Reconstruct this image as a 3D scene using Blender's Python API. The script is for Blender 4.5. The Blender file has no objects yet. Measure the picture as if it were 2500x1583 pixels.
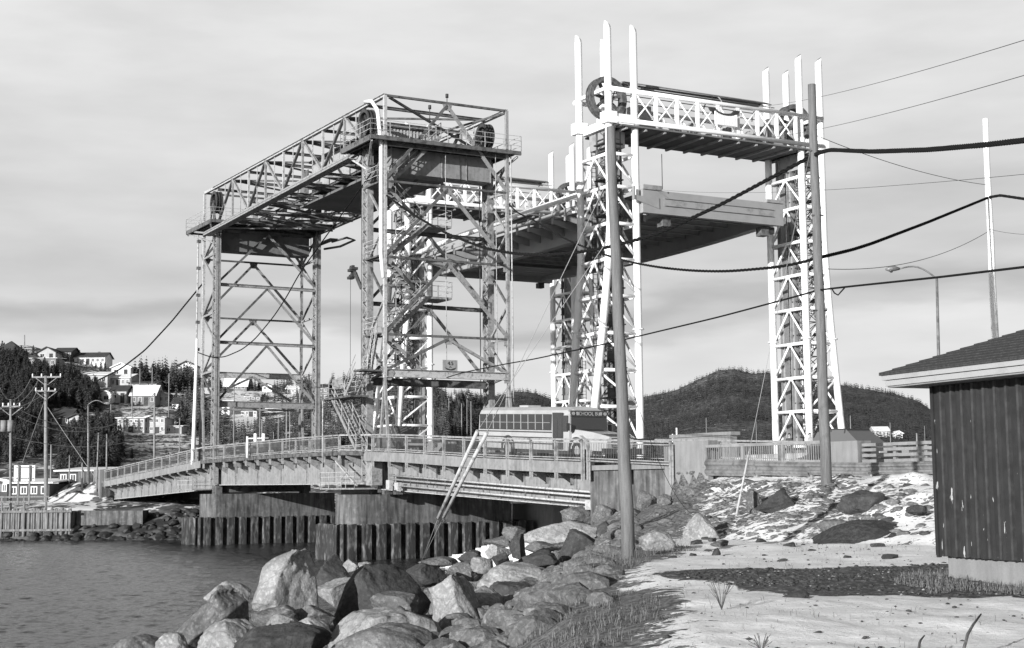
import bpy, math, random
import numpy as np
from mathutils import Vector, Matrix, noise as mnoise
random.seed(7); rng = np.random.default_rng(11)
SC = bpy.context.scene; COL = SC.collection
# ------------------------------------------------------------------ camera
F, CX, CY, PITCH, ROLL, EYE = 3621.7, 1250.0, 791.5, 0.108, -0.00904, 4.55   # in pixels of a 2500 px wide frame
FWD = Vector((0, math.cos(PITCH), math.sin(PITCH)))
UP0 = Vector((0, -math.sin(PITCH), math.cos(PITCH))); R0 = Vector((1, 0, 0))
RT = R0*math.cos(ROLL) + UP0*math.sin(ROLL); UPV = UP0*math.cos(ROLL) - R0*math.sin(ROLL)
cam = bpy.data.cameras.new('camera'); camo = bpy.data.objects.new('camera', cam); COL.objects.link(camo)
m = Matrix((RT, UPV, -FWD)).transposed().to_4x4(); m.translation = Vector((0, 0, EYE)); camo.matrix_world = m
cam.sensor_width = 36; cam.lens = F/2500*36; cam.clip_start = .1; cam.clip_end = 6000; SC.camera = camo
# ------------------------------------------------------------------ sky and sun
SUN = Vector((-.627, -.925, .235)).normalized()
EL = math.asin(SUN.z); AZ = math.atan2(SUN.x, SUN.y)
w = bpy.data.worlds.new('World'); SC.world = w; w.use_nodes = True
nt = w.node_tree; N = nt.nodes; L = nt.links
for n in list(N): N.remove(n)
def nd(t, **k):
    n = N.new(t)
    for a, b in k.items(): setattr(n, a, b)
    return n
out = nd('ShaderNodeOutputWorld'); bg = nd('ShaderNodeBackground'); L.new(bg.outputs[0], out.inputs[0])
sky = nd('ShaderNodeTexSky', sky_type='NISHITA', sun_disc=False, sun_elevation=EL, sun_rotation=AZ)
bw = nd('ShaderNodeRGBToBW'); L.new(sky.outputs[0], bw.inputs[0])
tc = nd('ShaderNodeTexCoord')
mp = nd('ShaderNodeMapping'); mp.inputs['Scale'].default_value = (2.2, 2.2, 9); L.new(tc.outputs['Generated'], mp.inputs[0])
nz = nd('ShaderNodeTexNoise'); nz.inputs['Scale'].default_value = 1.5; nz.inputs['Detail'].default_value = 7; nz.inputs['Roughness'].default_value = .5; L.new(mp.outputs[0], nz.inputs[0])
sx = nd('ShaderNodeSeparateXYZ'); L.new(tc.outputs['Generated'], sx.inputs[0])
def mth(op, a, b=None, c=None):
    n = nd('ShaderNodeMath', operation=op)
    for i, v in enumerate((a, b, c)):
        if v is None: continue
        if isinstance(v, (int, float)): n.inputs[i].default_value = v
        else: L.new(v, n.inputs[i])
    return n.outputs[0]
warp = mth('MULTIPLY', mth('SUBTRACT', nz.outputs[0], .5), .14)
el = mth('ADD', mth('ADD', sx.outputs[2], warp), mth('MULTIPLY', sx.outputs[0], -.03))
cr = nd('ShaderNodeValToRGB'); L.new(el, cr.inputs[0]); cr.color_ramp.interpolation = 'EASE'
STOPS = [(0, .60), (.06, .61), (.092, .61), (.108, .48), (.122, .40), (.140, .52), (.160, .49), (.19, .55), (.25, .60), (.33, .63), (.42, .45), (.55, .19), (1, .08)]  # last stops, above the view, are darkened to cut ambient light
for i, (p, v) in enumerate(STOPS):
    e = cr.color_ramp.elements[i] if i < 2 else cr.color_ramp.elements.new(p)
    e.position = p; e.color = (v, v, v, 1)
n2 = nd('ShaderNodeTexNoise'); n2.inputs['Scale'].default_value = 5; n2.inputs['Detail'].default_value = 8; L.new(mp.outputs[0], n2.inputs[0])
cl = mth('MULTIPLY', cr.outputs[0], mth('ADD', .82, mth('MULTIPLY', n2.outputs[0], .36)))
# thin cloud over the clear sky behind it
back = mth('MULTIPLY_ADD', sx.outputs[1], .5, .5)            # unseen sky behind the camera, thinned of cloud to lower the fill light
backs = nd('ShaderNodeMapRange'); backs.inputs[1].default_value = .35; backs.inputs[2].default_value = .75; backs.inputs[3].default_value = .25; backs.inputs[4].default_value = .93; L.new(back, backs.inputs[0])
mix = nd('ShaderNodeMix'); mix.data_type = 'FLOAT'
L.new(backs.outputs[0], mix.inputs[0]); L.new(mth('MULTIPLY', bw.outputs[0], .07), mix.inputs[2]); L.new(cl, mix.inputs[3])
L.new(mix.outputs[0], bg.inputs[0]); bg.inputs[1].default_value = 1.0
sl = bpy.data.lights.new('sun', 'SUN'); sl.energy = 5.0; sl.angle = math.radians(.5); sl.color = (1, 1, 1)
so = bpy.data.objects.new('sun', sl); COL.objects.link(so); so.rotation_euler = (-SUN).to_track_quat('-Z', 'Y').to_euler(); so.location = (-40, -60, 60)
SC.view_settings.view_transform = 'Standard'; SC.view_settings.look = 'None'; SC.view_settings.exposure = .38; SC.view_settings.gamma = 1
try: SC.cycles.max_bounces = 5; SC.cycles.transparent_max_bounces = 6
except Exception: pass
# ------------------------------------------------------------------ measuring helpers (surveyed positions)
def ray(x, y): return FWD*F + RT*(x-CX) - UPV*(y-CY)
CAM = Vector((0, 0, EYE))
def ony(x, y, Y): d = ray(x, y); return CAM + d*(Y/d.y)
def onz(x, y, z): d = ray(x, y); return CAM + d*((z-EYE)/d.z)
ANG = .511456
U = Vector((math.sin(ANG), -math.cos(ANG), 0)); V = Vector((math.cos(ANG), math.sin(ANG), 0)); O = Vector((-7.92473681, 92.0, 0))
def B(u, v, z): return O + U*u + V*v + Vector((0, 0, z))       # bridge axes: u along the road towards the camera, v across it
def bc(P): d = Vector(P)-O; return d.dot(U), d.dot(V)
def lerp(t, tab):
    for (a, x), (b, y) in zip(tab, tab[1:]):
        if t <= b: return x + (y-x)*max(0, (t-a))/(b-a)
    return tab[-1][1]
# ------------------------------------------------------------------ materials
MATS = {}
def mat(name, c1, c2=None, scale=3, rough=.8, detail=6, lo=.4, hi=.6, bump=0, bscale=None, metal=0, stretch=(1, 1, 1), fine=0.0, attr=None, c3=None, spec=.3, streak=0, dist=0):
    M = bpy.data.materials.new(name); M.use_nodes = True; t = M.node_tree; b = t.nodes['Principled BSDF']
    b.inputs['Roughness'].default_value = rough; b.inputs['Metallic'].default_value = metal; b.inputs['Specular IOR Level'].default_value = spec
    g = lambda v: (v, v, v, 1)
    b.inputs['Base Color'].default_value = g(c1); MATS[name] = M
    if c2 is None and not bump: return M
    tcn = t.nodes.new('ShaderNodeNewGeometry'); mpn = t.nodes.new('ShaderNodeMapping'); mpn.inputs['Scale'].default_value = stretch; t.links.new(tcn.outputs['Position'], mpn.inputs[0])
    if c2 is not None:
        n = t.nodes.new('ShaderNodeTexNoise'); n.inputs['Scale'].default_value = scale; n.inputs['Detail'].default_value = detail; n.inputs['Roughness'].default_value = .65; n.inputs['Distortion'].default_value = dist; t.links.new(mpn.outputs[0], n.inputs[0])
        r = t.nodes.new('ShaderNodeMapRange'); r.inputs[1].default_value = lo; r.inputs[2].default_value = hi; t.links.new(n.outputs[0], r.inputs[0])
        x = t.nodes.new('ShaderNodeMix'); x.data_type = 'RGBA'; x.inputs[6].default_value = g(c1); x.inputs[7].default_value = g(c2); t.links.new(r.outputs[0], x.inputs[0])
        o = x.outputs[2]
        if c3 is not None:
            n3 = t.nodes.new('ShaderNodeTexNoise'); n3.inputs['Scale'].default_value = scale*3.7; n3.inputs['Detail'].default_value = 8; t.links.new(mpn.outputs[0], n3.inputs[0])
            r3 = t.nodes.new('ShaderNodeMapRange'); r3.inputs[1].default_value = .50; r3.inputs[2].default_value = .74; t.links.new(n3.outputs[0], r3.inputs[0])
            x3 = t.nodes.new('ShaderNodeMix'); x3.data_type = 'RGBA'; x3.inputs[7].default_value = g(c3); t.links.new(o, x3.inputs[6]); t.links.new(r3.outputs[0], x3.inputs[0]); o = x3.outputs[2]
        if fine:
            n4 = t.nodes.new('ShaderNodeTexNoise'); n4.inputs['Scale'].default_value = 38; n4.inputs['Detail'].default_value = 3; t.links.new(tcn.outputs['Position'], n4.inputs[0])
            r4 = t.nodes.new('ShaderNodeMapRange'); r4.inputs[3].default_value = 1-fine; r4.inputs[4].default_value = 1+fine; t.links.new(n4.outputs[0], r4.inputs[0])
            v4 = t.nodes.new('ShaderNodeVectorMath'); v4.operation = 'SCALE'; t.links.new(o, v4.inputs[0]); t.links.new(r4.outputs[0], v4.inputs['Scale']); o = v4.outputs[0]
        if streak:
            s1 = t.nodes.new('ShaderNodeMapping'); s1.inputs['Scale'].default_value = (3, 3, .35); t.links.new(tcn.outputs['Position'], s1.inputs[0])
            s2 = t.nodes.new('ShaderNodeTexNoise'); s2.inputs['Scale'].default_value = 1.6; s2.inputs['Detail'].default_value = 5; t.links.new(s1.outputs[0], s2.inputs[0])
            s3 = t.nodes.new('ShaderNodeMapRange'); s3.inputs[1].default_value = .35; s3.inputs[2].default_value = .7; s3.inputs[3].default_value = 1+streak*.5; s3.inputs[4].default_value = 1-streak; t.links.new(s2.outputs[0], s3.inputs[0])
            s4 = t.nodes.new('ShaderNodeVectorMath'); s4.operation = 'SCALE'; t.links.new(o, s4.inputs[0]); t.links.new(s3.outputs[0], s4.inputs['Scale']); o = s4.outputs[0]
        t.links.new(o, b.inputs['Base Color'])
    if bump:
        nb = t.nodes.new('ShaderNodeTexNoise'); nb.inputs['Scale'].default_value = bscale or scale*3; nb.inputs['Detail'].default_value = 8; nb.inputs['Roughness'].default_value = .65; t.links.new(mpn.outputs[0], nb.inputs[0])
        bn = t.nodes.new('ShaderNodeBump'); bn.inputs['Strength'].default_value = 1; bn.inputs['Distance'].default_value = bump; t.links.new(nb.outputs[0], bn.inputs['Height']); t.links.new(bn.outputs[0], b.inputs['Normal'])
    return M
STEEL = mat('weathered grey bridge paint', .29, .12, 2.2, .75, lo=.50, hi=.68, c3=.14, fine=.2)
STEELD = mat('dark worn steel', .13, .06, 2.5, .8, lo=.45, hi=.6, fine=.2)
STEELL = mat('pale peeling steel paint', .44, .22, 1.6, .7, lo=.56, hi=.68, c3=.16, fine=.12)
GIRD = mat('mottled girder paint', .26, .215, 1.1, .75, lo=.45, hi=.62, c3=.17, fine=.15, streak=.18)
CWT = mat('counterweight plate', .15, .10, .9, .8, lo=.5, hi=.6, fine=.15)
WHITE = mat('white pipe paint', .86, .74, 1.2, .45, lo=.6, hi=.75, fine=.03)
GREYP = mat('grey machinery paint', .30, .20, 1.5, .6, lo=.5, hi=.65)
DARKM = mat('dark machinery metal', .06, .035, 3, .6)
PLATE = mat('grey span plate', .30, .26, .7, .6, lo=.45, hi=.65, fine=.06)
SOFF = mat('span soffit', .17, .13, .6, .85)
CONC = mat('weathered concrete', .125, .085, .8, .9, lo=.4, hi=.66, c3=.17, bump=.02, bscale=9, fine=.25, streak=.6)
CONCL = mat('pale concrete', .24, .20, .7, .9, lo=.4, hi=.7, c3=.20, bump=.012, bscale=12, fine=.12, streak=.15)
PILE = mat('rusty sheet piling', .045, .028, 1.2, .8, lo=.4, hi=.6, c3=.18, bump=.03, bscale=6, fine=.3, stretch=(1, 1, .35), streak=.4)
WOOD = mat('weathered pole wood', .175, .12, 2, .9, stretch=(6, 6, .5), bump=.01, bscale=8, fine=.15)
WOODL = mat('bleached peeling pole wood', .80, .42, 2, .9, stretch=(3, 3, .8), lo=.6, hi=.66, fine=.1)
CRIB = mat('grey crib timbers', .24, .13, 2, .9, stretch=(4, 4, .5), fine=.2)
CABLE = mat('black cable', .012, rough=.9, spec=.1)
WIREM = mat('galvanised wire', .30, rough=.5)
ASPH = mat('asphalt', .06, .09, 2, .9, fine=.2)
GALV = mat('galvanised rail', .24, .13, 1.5, .5, lo=.45, hi=.65, metal=.3, c3=.12, fine=.15)
RAILM = mat('dull railing paint', .15, .09, 2, .8)
GLASS = mat('dark glass', .045, rough=.12, spec=.6)
TYRE = mat('tyre rubber', .025, rough=.85)
CHROME = mat('bright trim', .75, rough=.3, metal=.6)
WSIDE = mat('white siding', .72, .6, .5, .7)
# ------------------------------------------------------------------ mesh builder
class MB:
    def __init__(s): s.v = []; s.f = []; s.sm = []
    def add(s, vs, fs, smooth=False):
        k = len(s.v); s.v += [tuple(p) for p in vs]; s.f += [tuple(i+k for i in f) for f in fs]; s.sm += [smooth]*len(fs); return s
    def hexa(s, p): return s.add(p, [(0, 3, 2, 1), (4, 5, 6, 7), (0, 1, 5, 4), (1, 2, 6, 5), (2, 3, 7, 6), (3, 0, 4, 7)])
    def box(s, c, sz, ax=None, ay=None):
        ax = Vector(ax or (1, 0, 0)); ay = Vector(ay or (0, 1, 0)); az = ax.cross(ay); c = Vector(c); a, b, h = [k/2 for k in sz]
        return s.hexa([c+ax*i*a+ay*j*b+az*k*h for k in (-1, 1) for i, j in ((-1, -1), (1, -1), (1, 1), (-1, 1))])
    def bbox(s, u0, u1, v0, v1, z0, z1):                      # box in bridge axes
        return s.hexa([B(u, v, z) for z in (z0, z1) for u, v in ((u0, v0), (u1, v0), (u1, v1), (u0, v1))][::1]) if True else s
    def beam(s, p, q, w, h=None, upv=(0, 0, 1)):
        h = h or w; p = Vector(p); q = Vector(q); d = (q-p).normalized(); upv = Vector(upv)
        if abs(d.dot(upv)) > .97: upv = V if abs(d.dot(V)) < .9 else U
        x = d.cross(upv).normalized(); y = x.cross(d)
        return s.hexa([c+x*i*w/2+y*j*h/2 for c in (p, q) for i, j in ((-1, -1), (1, -1), (1, 1), (-1, 1))])
    def ibeam(s, p, q, w, h, upv=(0, 0, 1), t=.03):
        p = Vector(p); q = Vector(q); d = (q-p).normalized(); upv = Vector(upv)
        if abs(d.dot(upv)) > .97: upv = V
        x = d.cross(upv).normalized(); y = x.cross(d)
        s.beam(p+y*(h/2-t/2), q+y*(h/2-t/2), w, t, upv); s.beam(p-y*(h/2-t/2), q-y*(h/2-t/2), w, t, upv); s.beam(p, q, t, h-2*t-.004, upv); return s
    def tube(s, pts, r, n=8, caps=True, smooth=True):
        pts = [Vector(p) for p in pts]; rs = r if isinstance(r, (list, tuple)) else [r]*len(pts); ring = []; prev = None
        for i, p in enumerate(pts):
            d = (pts[min(i+1, len(pts)-1)]-pts[max(i-1, 0)]).normalized()
            if prev is None:
                a = Vector((0, 0, 1)) if abs(d.z) < .9 else Vector((1, 0, 0)); x = d.cross(a).normalized()
            else: x = (prev - d*prev.dot(d)).normalized()
            prev = x; y = d.cross(x)
            ring += [p + x*math.cos(2*math.pi*k/n)*rs[i] + y*math.sin(2*math.pi*k/n)*rs[i] for k in range(n)]
        fs = [(i*n+k, i*n+(k+1) % n, (i+1)*n+(k+1) % n, (i+1)*n+k) for i in range(len(pts)-1) for k in range(n)]
        s.add(ring, fs, smooth)
        if caps:
            m_ = len(pts)-1; k0 = len(s.v)-len(ring); s.f += [tuple(k0+k for k in range(n))[::-1], tuple(k0+m_*n+k for k in range(n))]; s.sm += [False, False]
        return s
    def prism(s, poly, d):                                    # polygon extruded by vector d
        n = len(poly); poly = [Vector(p) for p in poly]; d = Vector(d)
        return s.add(poly+[p+d for p in poly], [tuple(range(n))[::-1], tuple(range(n, 2*n))]+[(i, (i+1) % n, (i+1) % n+n, i+n) for i in range(n)])
    def disc(s, c, ax, r, t, n=24, r0=0):                     # wheel, or ring when r0 > 0
        c = Vector(c); ax = Vector(ax).normalized(); a = Vector((0, 0, 1)) if abs(ax.z) < .9 else Vector((1, 0, 0)); x = ax.cross(a).normalized(); y = ax.cross(x)
        def ring(rr, o): return [c+ax*o+x*math.cos(2*math.pi*k/n)*rr+y*math.sin(2*math.pi*k/n)*rr for k in range(n)]
        if not r0:
            return s.add(ring(r, -t/2)+ring(r, t/2), [tuple(range(n))[::-1], tuple(range(n, 2*n))]+[(i, (i+1) % n, (i+1) % n+n, i+n) for i in range(n)])
        vs = ring(r, -t/2)+ring(r, t/2)+ring(r0, -t/2)+ring(r0, t/2); fs = []
        for i in range(n):
            j = (i+1) % n; fs += [(i, j, n+j, n+i), (2*n+i, 3*n+i, 3*n+j, 2*n+j), (i, 2*n+i, 2*n+j, j), (n+i, n+j, 3*n+j, 3*n+i)]
        return s.add(vs, fs)
    def build(s, name, material, parent=None, at=None):
        root = parent
        while root is not None and root.parent is not None: root = root.parent
        off = Vector(at) if at is not None else (Vector(root.location) if root is not None else Vector((0, 0, 0)))
        me = bpy.data.meshes.new(name)
        me.from_pydata([(p[0]-off.x, p[1]-off.y, p[2]-off.z) for p in s.v], [], s.f)
        me.polygons.foreach_set('use_smooth', s.sm); me.materials.append(material); me.update()
        o = bpy.data.objects.new(name, me); COL.objects.link(o)
        if parent is not None: o.parent = parent
        else: o.location = off
        return o
def tag(o, label=None, cat=None, group=None, kind=None):
    for k, v_ in (('label', label), ('category', cat), ('group', group), ('kind', kind)):
        if v_: o[k] = v_
    return o
def thing(name, loc, label, cat, group=None):
    o = bpy.data.objects.new(name, None); COL.objects.link(o); o.location = loc; o.empty_display_size = .3; return tag(o, label, cat, group)
KIDS = {}
def copy_tree(o, parent=None):
    c = o.copy(); COL.objects.link(c); c.parent = parent
    for ch in o.children: copy_tree(ch, c)
    return c
def np_mesh(name, verts, tris, material, parent=None, smooth=False, loc=(0, 0, 0), attr=None):
    verts = np.asarray(verts, np.float32); tris = np.asarray(tris, np.int32); k = tris.shape[1]
    me = bpy.data.meshes.new(name); me.vertices.add(len(verts)); me.vertices.foreach_set('co', (verts-np.array(loc, np.float32)).ravel())
    me.loops.add(tris.size); me.loops.foreach_set('vertex_index', tris.ravel())
    me.polygons.add(len(tris)); me.polygons.foreach_set('loop_start', np.arange(0, tris.size, k, dtype=np.int32))
    me.polygons.foreach_set('use_smooth', np.full(len(tris), smooth)); me.materials.append(material)
    if attr:
        for an, av in attr.items():
            a = me.attributes.new(an, 'FLOAT', 'POINT'); a.data.foreach_set('value', np.asarray(av, np.float32))
    me.update(calc_edges=True); me.validate()
    o = bpy.data.objects.new(name, me); COL.objects.link(o); o.location = loc
    if parent is not None: o.parent = parent
    return o
def text(name, s, size, loc, xdir, updir, material, parent, ext=.004):
    c = bpy.data.curves.new(name, 'FONT'); c.body = s; c.size = size; c.extrude = ext; c.align_x = 'CENTER'; c.align_y = 'CENTER'; c.materials.append(material)
    o = bpy.data.objects.new(name, c); me_ = bpy.data.meshes.new_from_object(o); bpy.data.objects.remove(o); o = bpy.data.objects.new(name, me_); COL.objects.link(o); x = Vector(xdir).normalized(); y = Vector(updir).normalized(); z = x.cross(y)
    mm = Matrix((x, y, z)).transposed().to_4x4(); root = parent
    while root is not None and root.parent is not None: root = root.parent
    mm.translation = Vector(loc) - (root.location if root else Vector((0, 0, 0))); o.parent = parent; o.matrix_local = mm; return o
# ------------------------------------------------------------------ ground, hills, water
def vnoise(x, y, s=1.0, o=0.0):
    """value noise, numpy"""
    x = np.asarray(x)*s+o; y = np.asarray(y)*s+o*1.7
    xi = np.floor(x).astype(int); yi = np.floor(y).astype(int); fx = x-xi; fy = y-yi; fx = fx*fx*(3-2*fx); fy = fy*fy*(3-2*fy)
    def h(a, b):
        n = (a*374761393 + b*668265263) & 0x7fffffff; n = ((n ^ (n >> 13))*1274126177) & 0x7fffffff; return ((n ^ (n >> 16)) & 0xffff)/65535.0
    return (h(xi, yi)*(1-fx)+h(xi+1, yi)*fx)*(1-fy)+(h(xi, yi+1)*(1-fx)+h(xi+1, yi+1)*fx)*fy
def fbm(x, y, s, n=4, o=0.0):
    t = 0; a = .5
    for i in range(n): t = t+a*(vnoise(x, y, s, o+i*17.3)-.5); s *= 2.03; a *= .5
    return t
SHX = np.array([(0, -9), (5, -9), (20, -8.9), (30, -8.3), (40, -7.3), (50, -5.6), (60, -3.6), (70, -1.8), (80, -.7), (88, .3), (94, 3), (100, 8), (115, 30), (140, 70), (180, 150), (400, 600), (3000, 6000)], float)
FAR = np.array([(-3000, 200), (-80, 133), (-46, 133.5), (-36, 133), (-29, 132), (-24, 140), (-10, 165), (10, 190), (30, 215), (80, 260), (200, 330), (3000, 700)], float)
RIDGE = np.array([(-700, 380), (0, 352), (60, 352), (100, 342), (180, 322), (250, 303), (330, 285), (400, 272), (500, 255), (650, 243), (800, 244), (950, 262), (1010, 262), (1090, 240), (1150, 225), (1200, 222), (1260, 232), (1300, 226), (1345, 208), (1400, 190), (1500, 190), (1560, 212), (1650, 232), (1720, 262), (1750, 276), (1790, 280), (1830, 272), (1870, 272), (1990, 256), (2060, 240), (2110, 230), (2170, 218), (2230, 198), (2275, 170), (2330, 150), (2500, 140), (3300, 120)], float)
SH0 = np.interp
def pxof(X, Y): return 1250+3600*X/np.maximum(Y, 1)
def hill(X, Y):
    px = pxof(X, Y); ro = np.interp(px, RIDGE[:, 0], RIDGE[:, 1])
    w_ = np.clip((px-1090)/60, 0, 1); y0 = 190+w_*200; yr = 430+w_*470; base = 12+w_*14
    s = (Y-y0)/(yr-y0); sm = np.clip(s, 0, 1)
    off = base*np.clip((Y-170)/60, 0, 1)+(ro-base)*(np.where(w_ > .5, sm**.9, .25*sm+.75*sm**1.5))
    off = np.where(s > 1, ro*(1-np.minimum((s-1)*.8, .9)), off)
    return 4.55*np.clip((Y-170)/60, 0, 1) + off*Y/3640.0 + fbm(X, Y, .02, 4)*np.clip((Y-200)/200, 0, 1)*8*np.clip(1-np.abs(s-1)*3, .35, 1)*.6
def tab(x, t): t = np.array(t, float); return np.interp(x, t[:, 0], t[:, 1])
def ground(X, Y):
    X = np.asarray(X, float); Y = np.asarray(Y, float)
    d = X-np.interp(Y, SHX[:, 0], SHX[:, 1])
    z = tab(d, [(-60, -4), (-3, -2.2), (0, 0), (3, .8), (6, 1.35), (8, 1.9), (9.6, 2.75), (11, 2.95), (60, 3.0)])
    z = z+(d > 2)*fbm(X, Y, .45, 4)*.22*np.clip(d/8, 0, 1)
    for k, (xa, sl_, w_) in enumerate(((2.3, -.42, .16), (3.9, -.42, .16), (5.2, -.30, .14), (6.7, -.30, .14), (.9, -.55, .12))):
        s_ = (X-(xa+(Y-17)*sl_+.25*np.sin(Y*.7+k))); z = z-.014*np.exp(-(s_/w_)**2)*((Y > 9) & (Y < 21.5))*(.5+vnoise(X, Y, 1.1, k))
    dx = X-O.x; dy = Y-O.y; u = U.x*dx+U.y*dy; v = V.x*dx+V.y*dy
    emb = tab(v, [(-40, -9), (-16, -9), (-12.8, 2.4), (-11, 3.05), (-8, 3.8), (-5, 4.35), (-1.5, 4.68), (-.9, 4.75), (-.7, 5.0), (13, 5.05), (17, 6.2), (45, 6.3), (60, 5)])
    lim = np.where(u < 35, 4.72-(35-u)*.19, 99); lim = np.where(v > -.7, np.where(u < 31, tab(u, [(-12, -9), (3, -9), (9, .5), (14, 1.4), (31, 2.3)]), 99), lim)
    lim = np.where((v > 11), np.where(u < 3, -9, 99), lim)
    q = X-Y*.072; lim = np.minimum(lim, np.where(v < -.7, np.where(q > 0, 3.0+q*.45, 3.0+q*.8), 99))
    e = np.minimum(emb, lim); ruf = (fbm(X, Y, .55, 4, 5)*1.0+np.maximum(fbm(X, Y, 1.4, 3, 15), 0)*.5)*np.clip((e-3.0)/.6, 0, 1)*np.clip((-1.5-v)/1.5, 0, 1)
    near = np.where((u < 230) & (u > -12) & (v < 60), np.maximum(z, e+ruf), z)
    near = np.where(u > 30, np.maximum(near, np.minimum(e, 9)), near)
    # far bank
    df = Y-np.interp(X, FAR[:, 0], FAR[:, 1])
    zf = tab(df, [(-60, -4), (-4, -2), (0, 0), (3, 1.6), (7, 2.7), (12, 3.2), (40, 3.6), (4000, 3.6)]) + (df > 1)*fbm(X, Y, .3, 3)*.6
    vv = np.abs(v-4.4); ab = np.where((u < -67.5), tab(vv, [(0, 5.2), (6, 5.2), (10, 3.4), (14, 0), (20, -6)]), -9)
    zf = np.maximum(zf, np.minimum(ab, 5.2))
    zf = np.maximum(zf, np.where(df > 25, hill(X, Y), -9))
    return np.maximum(near, zf)
def gz(x, y): return float(ground(np.array([x]), np.array([y]))[0])
def gpx(x, y, Y0=8, Y1=900, n=500):
    """the ground point seen in direction (x, y) of the survey photograph"""
    d = ray(x, y); Ys = np.geomspace(Y0, Y1, n); X = d.x/d.y*Ys; Z = EYE+d.z/d.y*Ys; h = np.where(Z < ground(X, Ys))[0]
    k = h[0] if len(h) else n-1; return Vector((X[k], Ys[k], gz(X[k], Ys[k])))
def sheet(name, a0, a1, na, r0, r1, nr, material, attrf):
    a = np.linspace(a0, a1, na); r = np.geomspace(r0, r1, nr); A, R = np.meshgrid(a, r); X = R*np.sin(A); Y = R*np.cos(A); Z = ground(X.ravel(), Y.ravel())
    if r0 < 10: Z = Z+(X.ravel() > -200)*fbm(X.ravel(), Y.ravel(), 2.2, 3, 9)*.05
    Vv = np.stack([X.ravel(), Y.ravel(), Z], 1); i = np.arange(nr-1)[:, None]*na+np.arange(na-1)[None, :]; i = i.ravel()
    T = np.stack([i, i+1, i+1+na, i+na], 1)
    return tag(np_mesh(name, Vv, T, material, smooth=True, attr=attrf(X.ravel(), Y.ravel(), Z)), kind='structure')
def inpoly(x, y, P):
    c = np.zeros(x.shape, bool); j = len(P)-1
    for i in range(len(P)):
        xi, yi = P[i]; xj, yj = P[j]
        with np.errstate(divide='ignore', invalid='ignore'): c ^= ((yi > y) != (yj > y)) & (x < (xj-xi)*(y-yi)/(yj-yi+1e-12)+xi)
        j = i
    return c
def pproj(X, Y, Z):
    d = np.stack([X, Y, Z-EYE], -1); f = d@np.array(FWD); return CX+F*(d@np.array(RT))/f, CY-F*(d@np.array(UPV))/f
def P2(pts, z): return [tuple(onz(x, y, z)[:2]) for x, y in pts]
GRAVEL = P2([(1560, 1400), (1700, 1388), (1900, 1381), (2120, 1375), (2310, 1369), (2700, 1372), (2700, 1462), (2400, 1447), (2200, 1442), (2050, 1446), (1930, 1441), (1840, 1436), (1780, 1425), (1800, 1412), (1700, 1408)], 3.0)
TUFTA = P2([(1240, 1500), (1280, 1440), (1370, 1400), (1450, 1350), (1560, 1335), (1690, 1340), (1640, 1365), (1500, 1385), (1420, 1410), (1400, 1430), (1480, 1430), (1600, 1440), (1640, 1480), (1600, 1515), (1450, 1535), (1340, 1545), (1230, 1545)], 2.9)
def near_attr(X, Y, Z):
    nz_ = fbm(X, Y, 1.3, 5, 3)*.5+fbm(X, Y, .35, 3, 8)*.5
    gx = X+fbm(X, Y, 1.5, 3, 2)*1.3; gy = Y+fbm(X, Y, 1.5, 3, 4)*1.3
    jit = [(a*.16*r, b*.16*r) for r in (1, 2.2) for a, b in ((1, 0), (-1, 0), (0, 1), (0, -1), (.7, .7), (-.7, .7))]
    grav = sum(inpoly(X+a+(gx-X)*.35, Y+b+(gy-Y)*.5, GRAVEL).astype(float) for a, b in jit)/len(jit)
    tu = sum(inpoly(gx+a*2, gy+b*2, TUFTA).astype(float) for a, b in jit)/len(jit)
    dx = X-O.x; dy = Y-O.y; v = V.x*dx+V.y*dy; u = U.x*dx+U.y*dy
    d = X-np.interp(Y, SHX[:, 0], SHX[:, 1])
    slope = tab(v, [(-15, 0), (-12.5, .22), (-11, .42), (-8, .52), (-5, .50), (-2.6, .36), (-1.6, .08), (0, .5)])*(u > 22)*(u < 120)
    slope = slope*tab(pproj(X, Y, Z)[0], [(1500, 1), (1950, 1), (2250, .72), (2600, .5)])
    bare = .10+slope+tab(d, [(0, .9), (9.3, .85), (10.3, .5), (12, .0), (60, .0)])*(Y < 70)
    bare = bare+tu*.52; bare = np.where(v > -.6, np.where(u > 20, .9, bare), bare)
    return dict(bare=np.clip(bare, 0, 1), gravel=grav)
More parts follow.
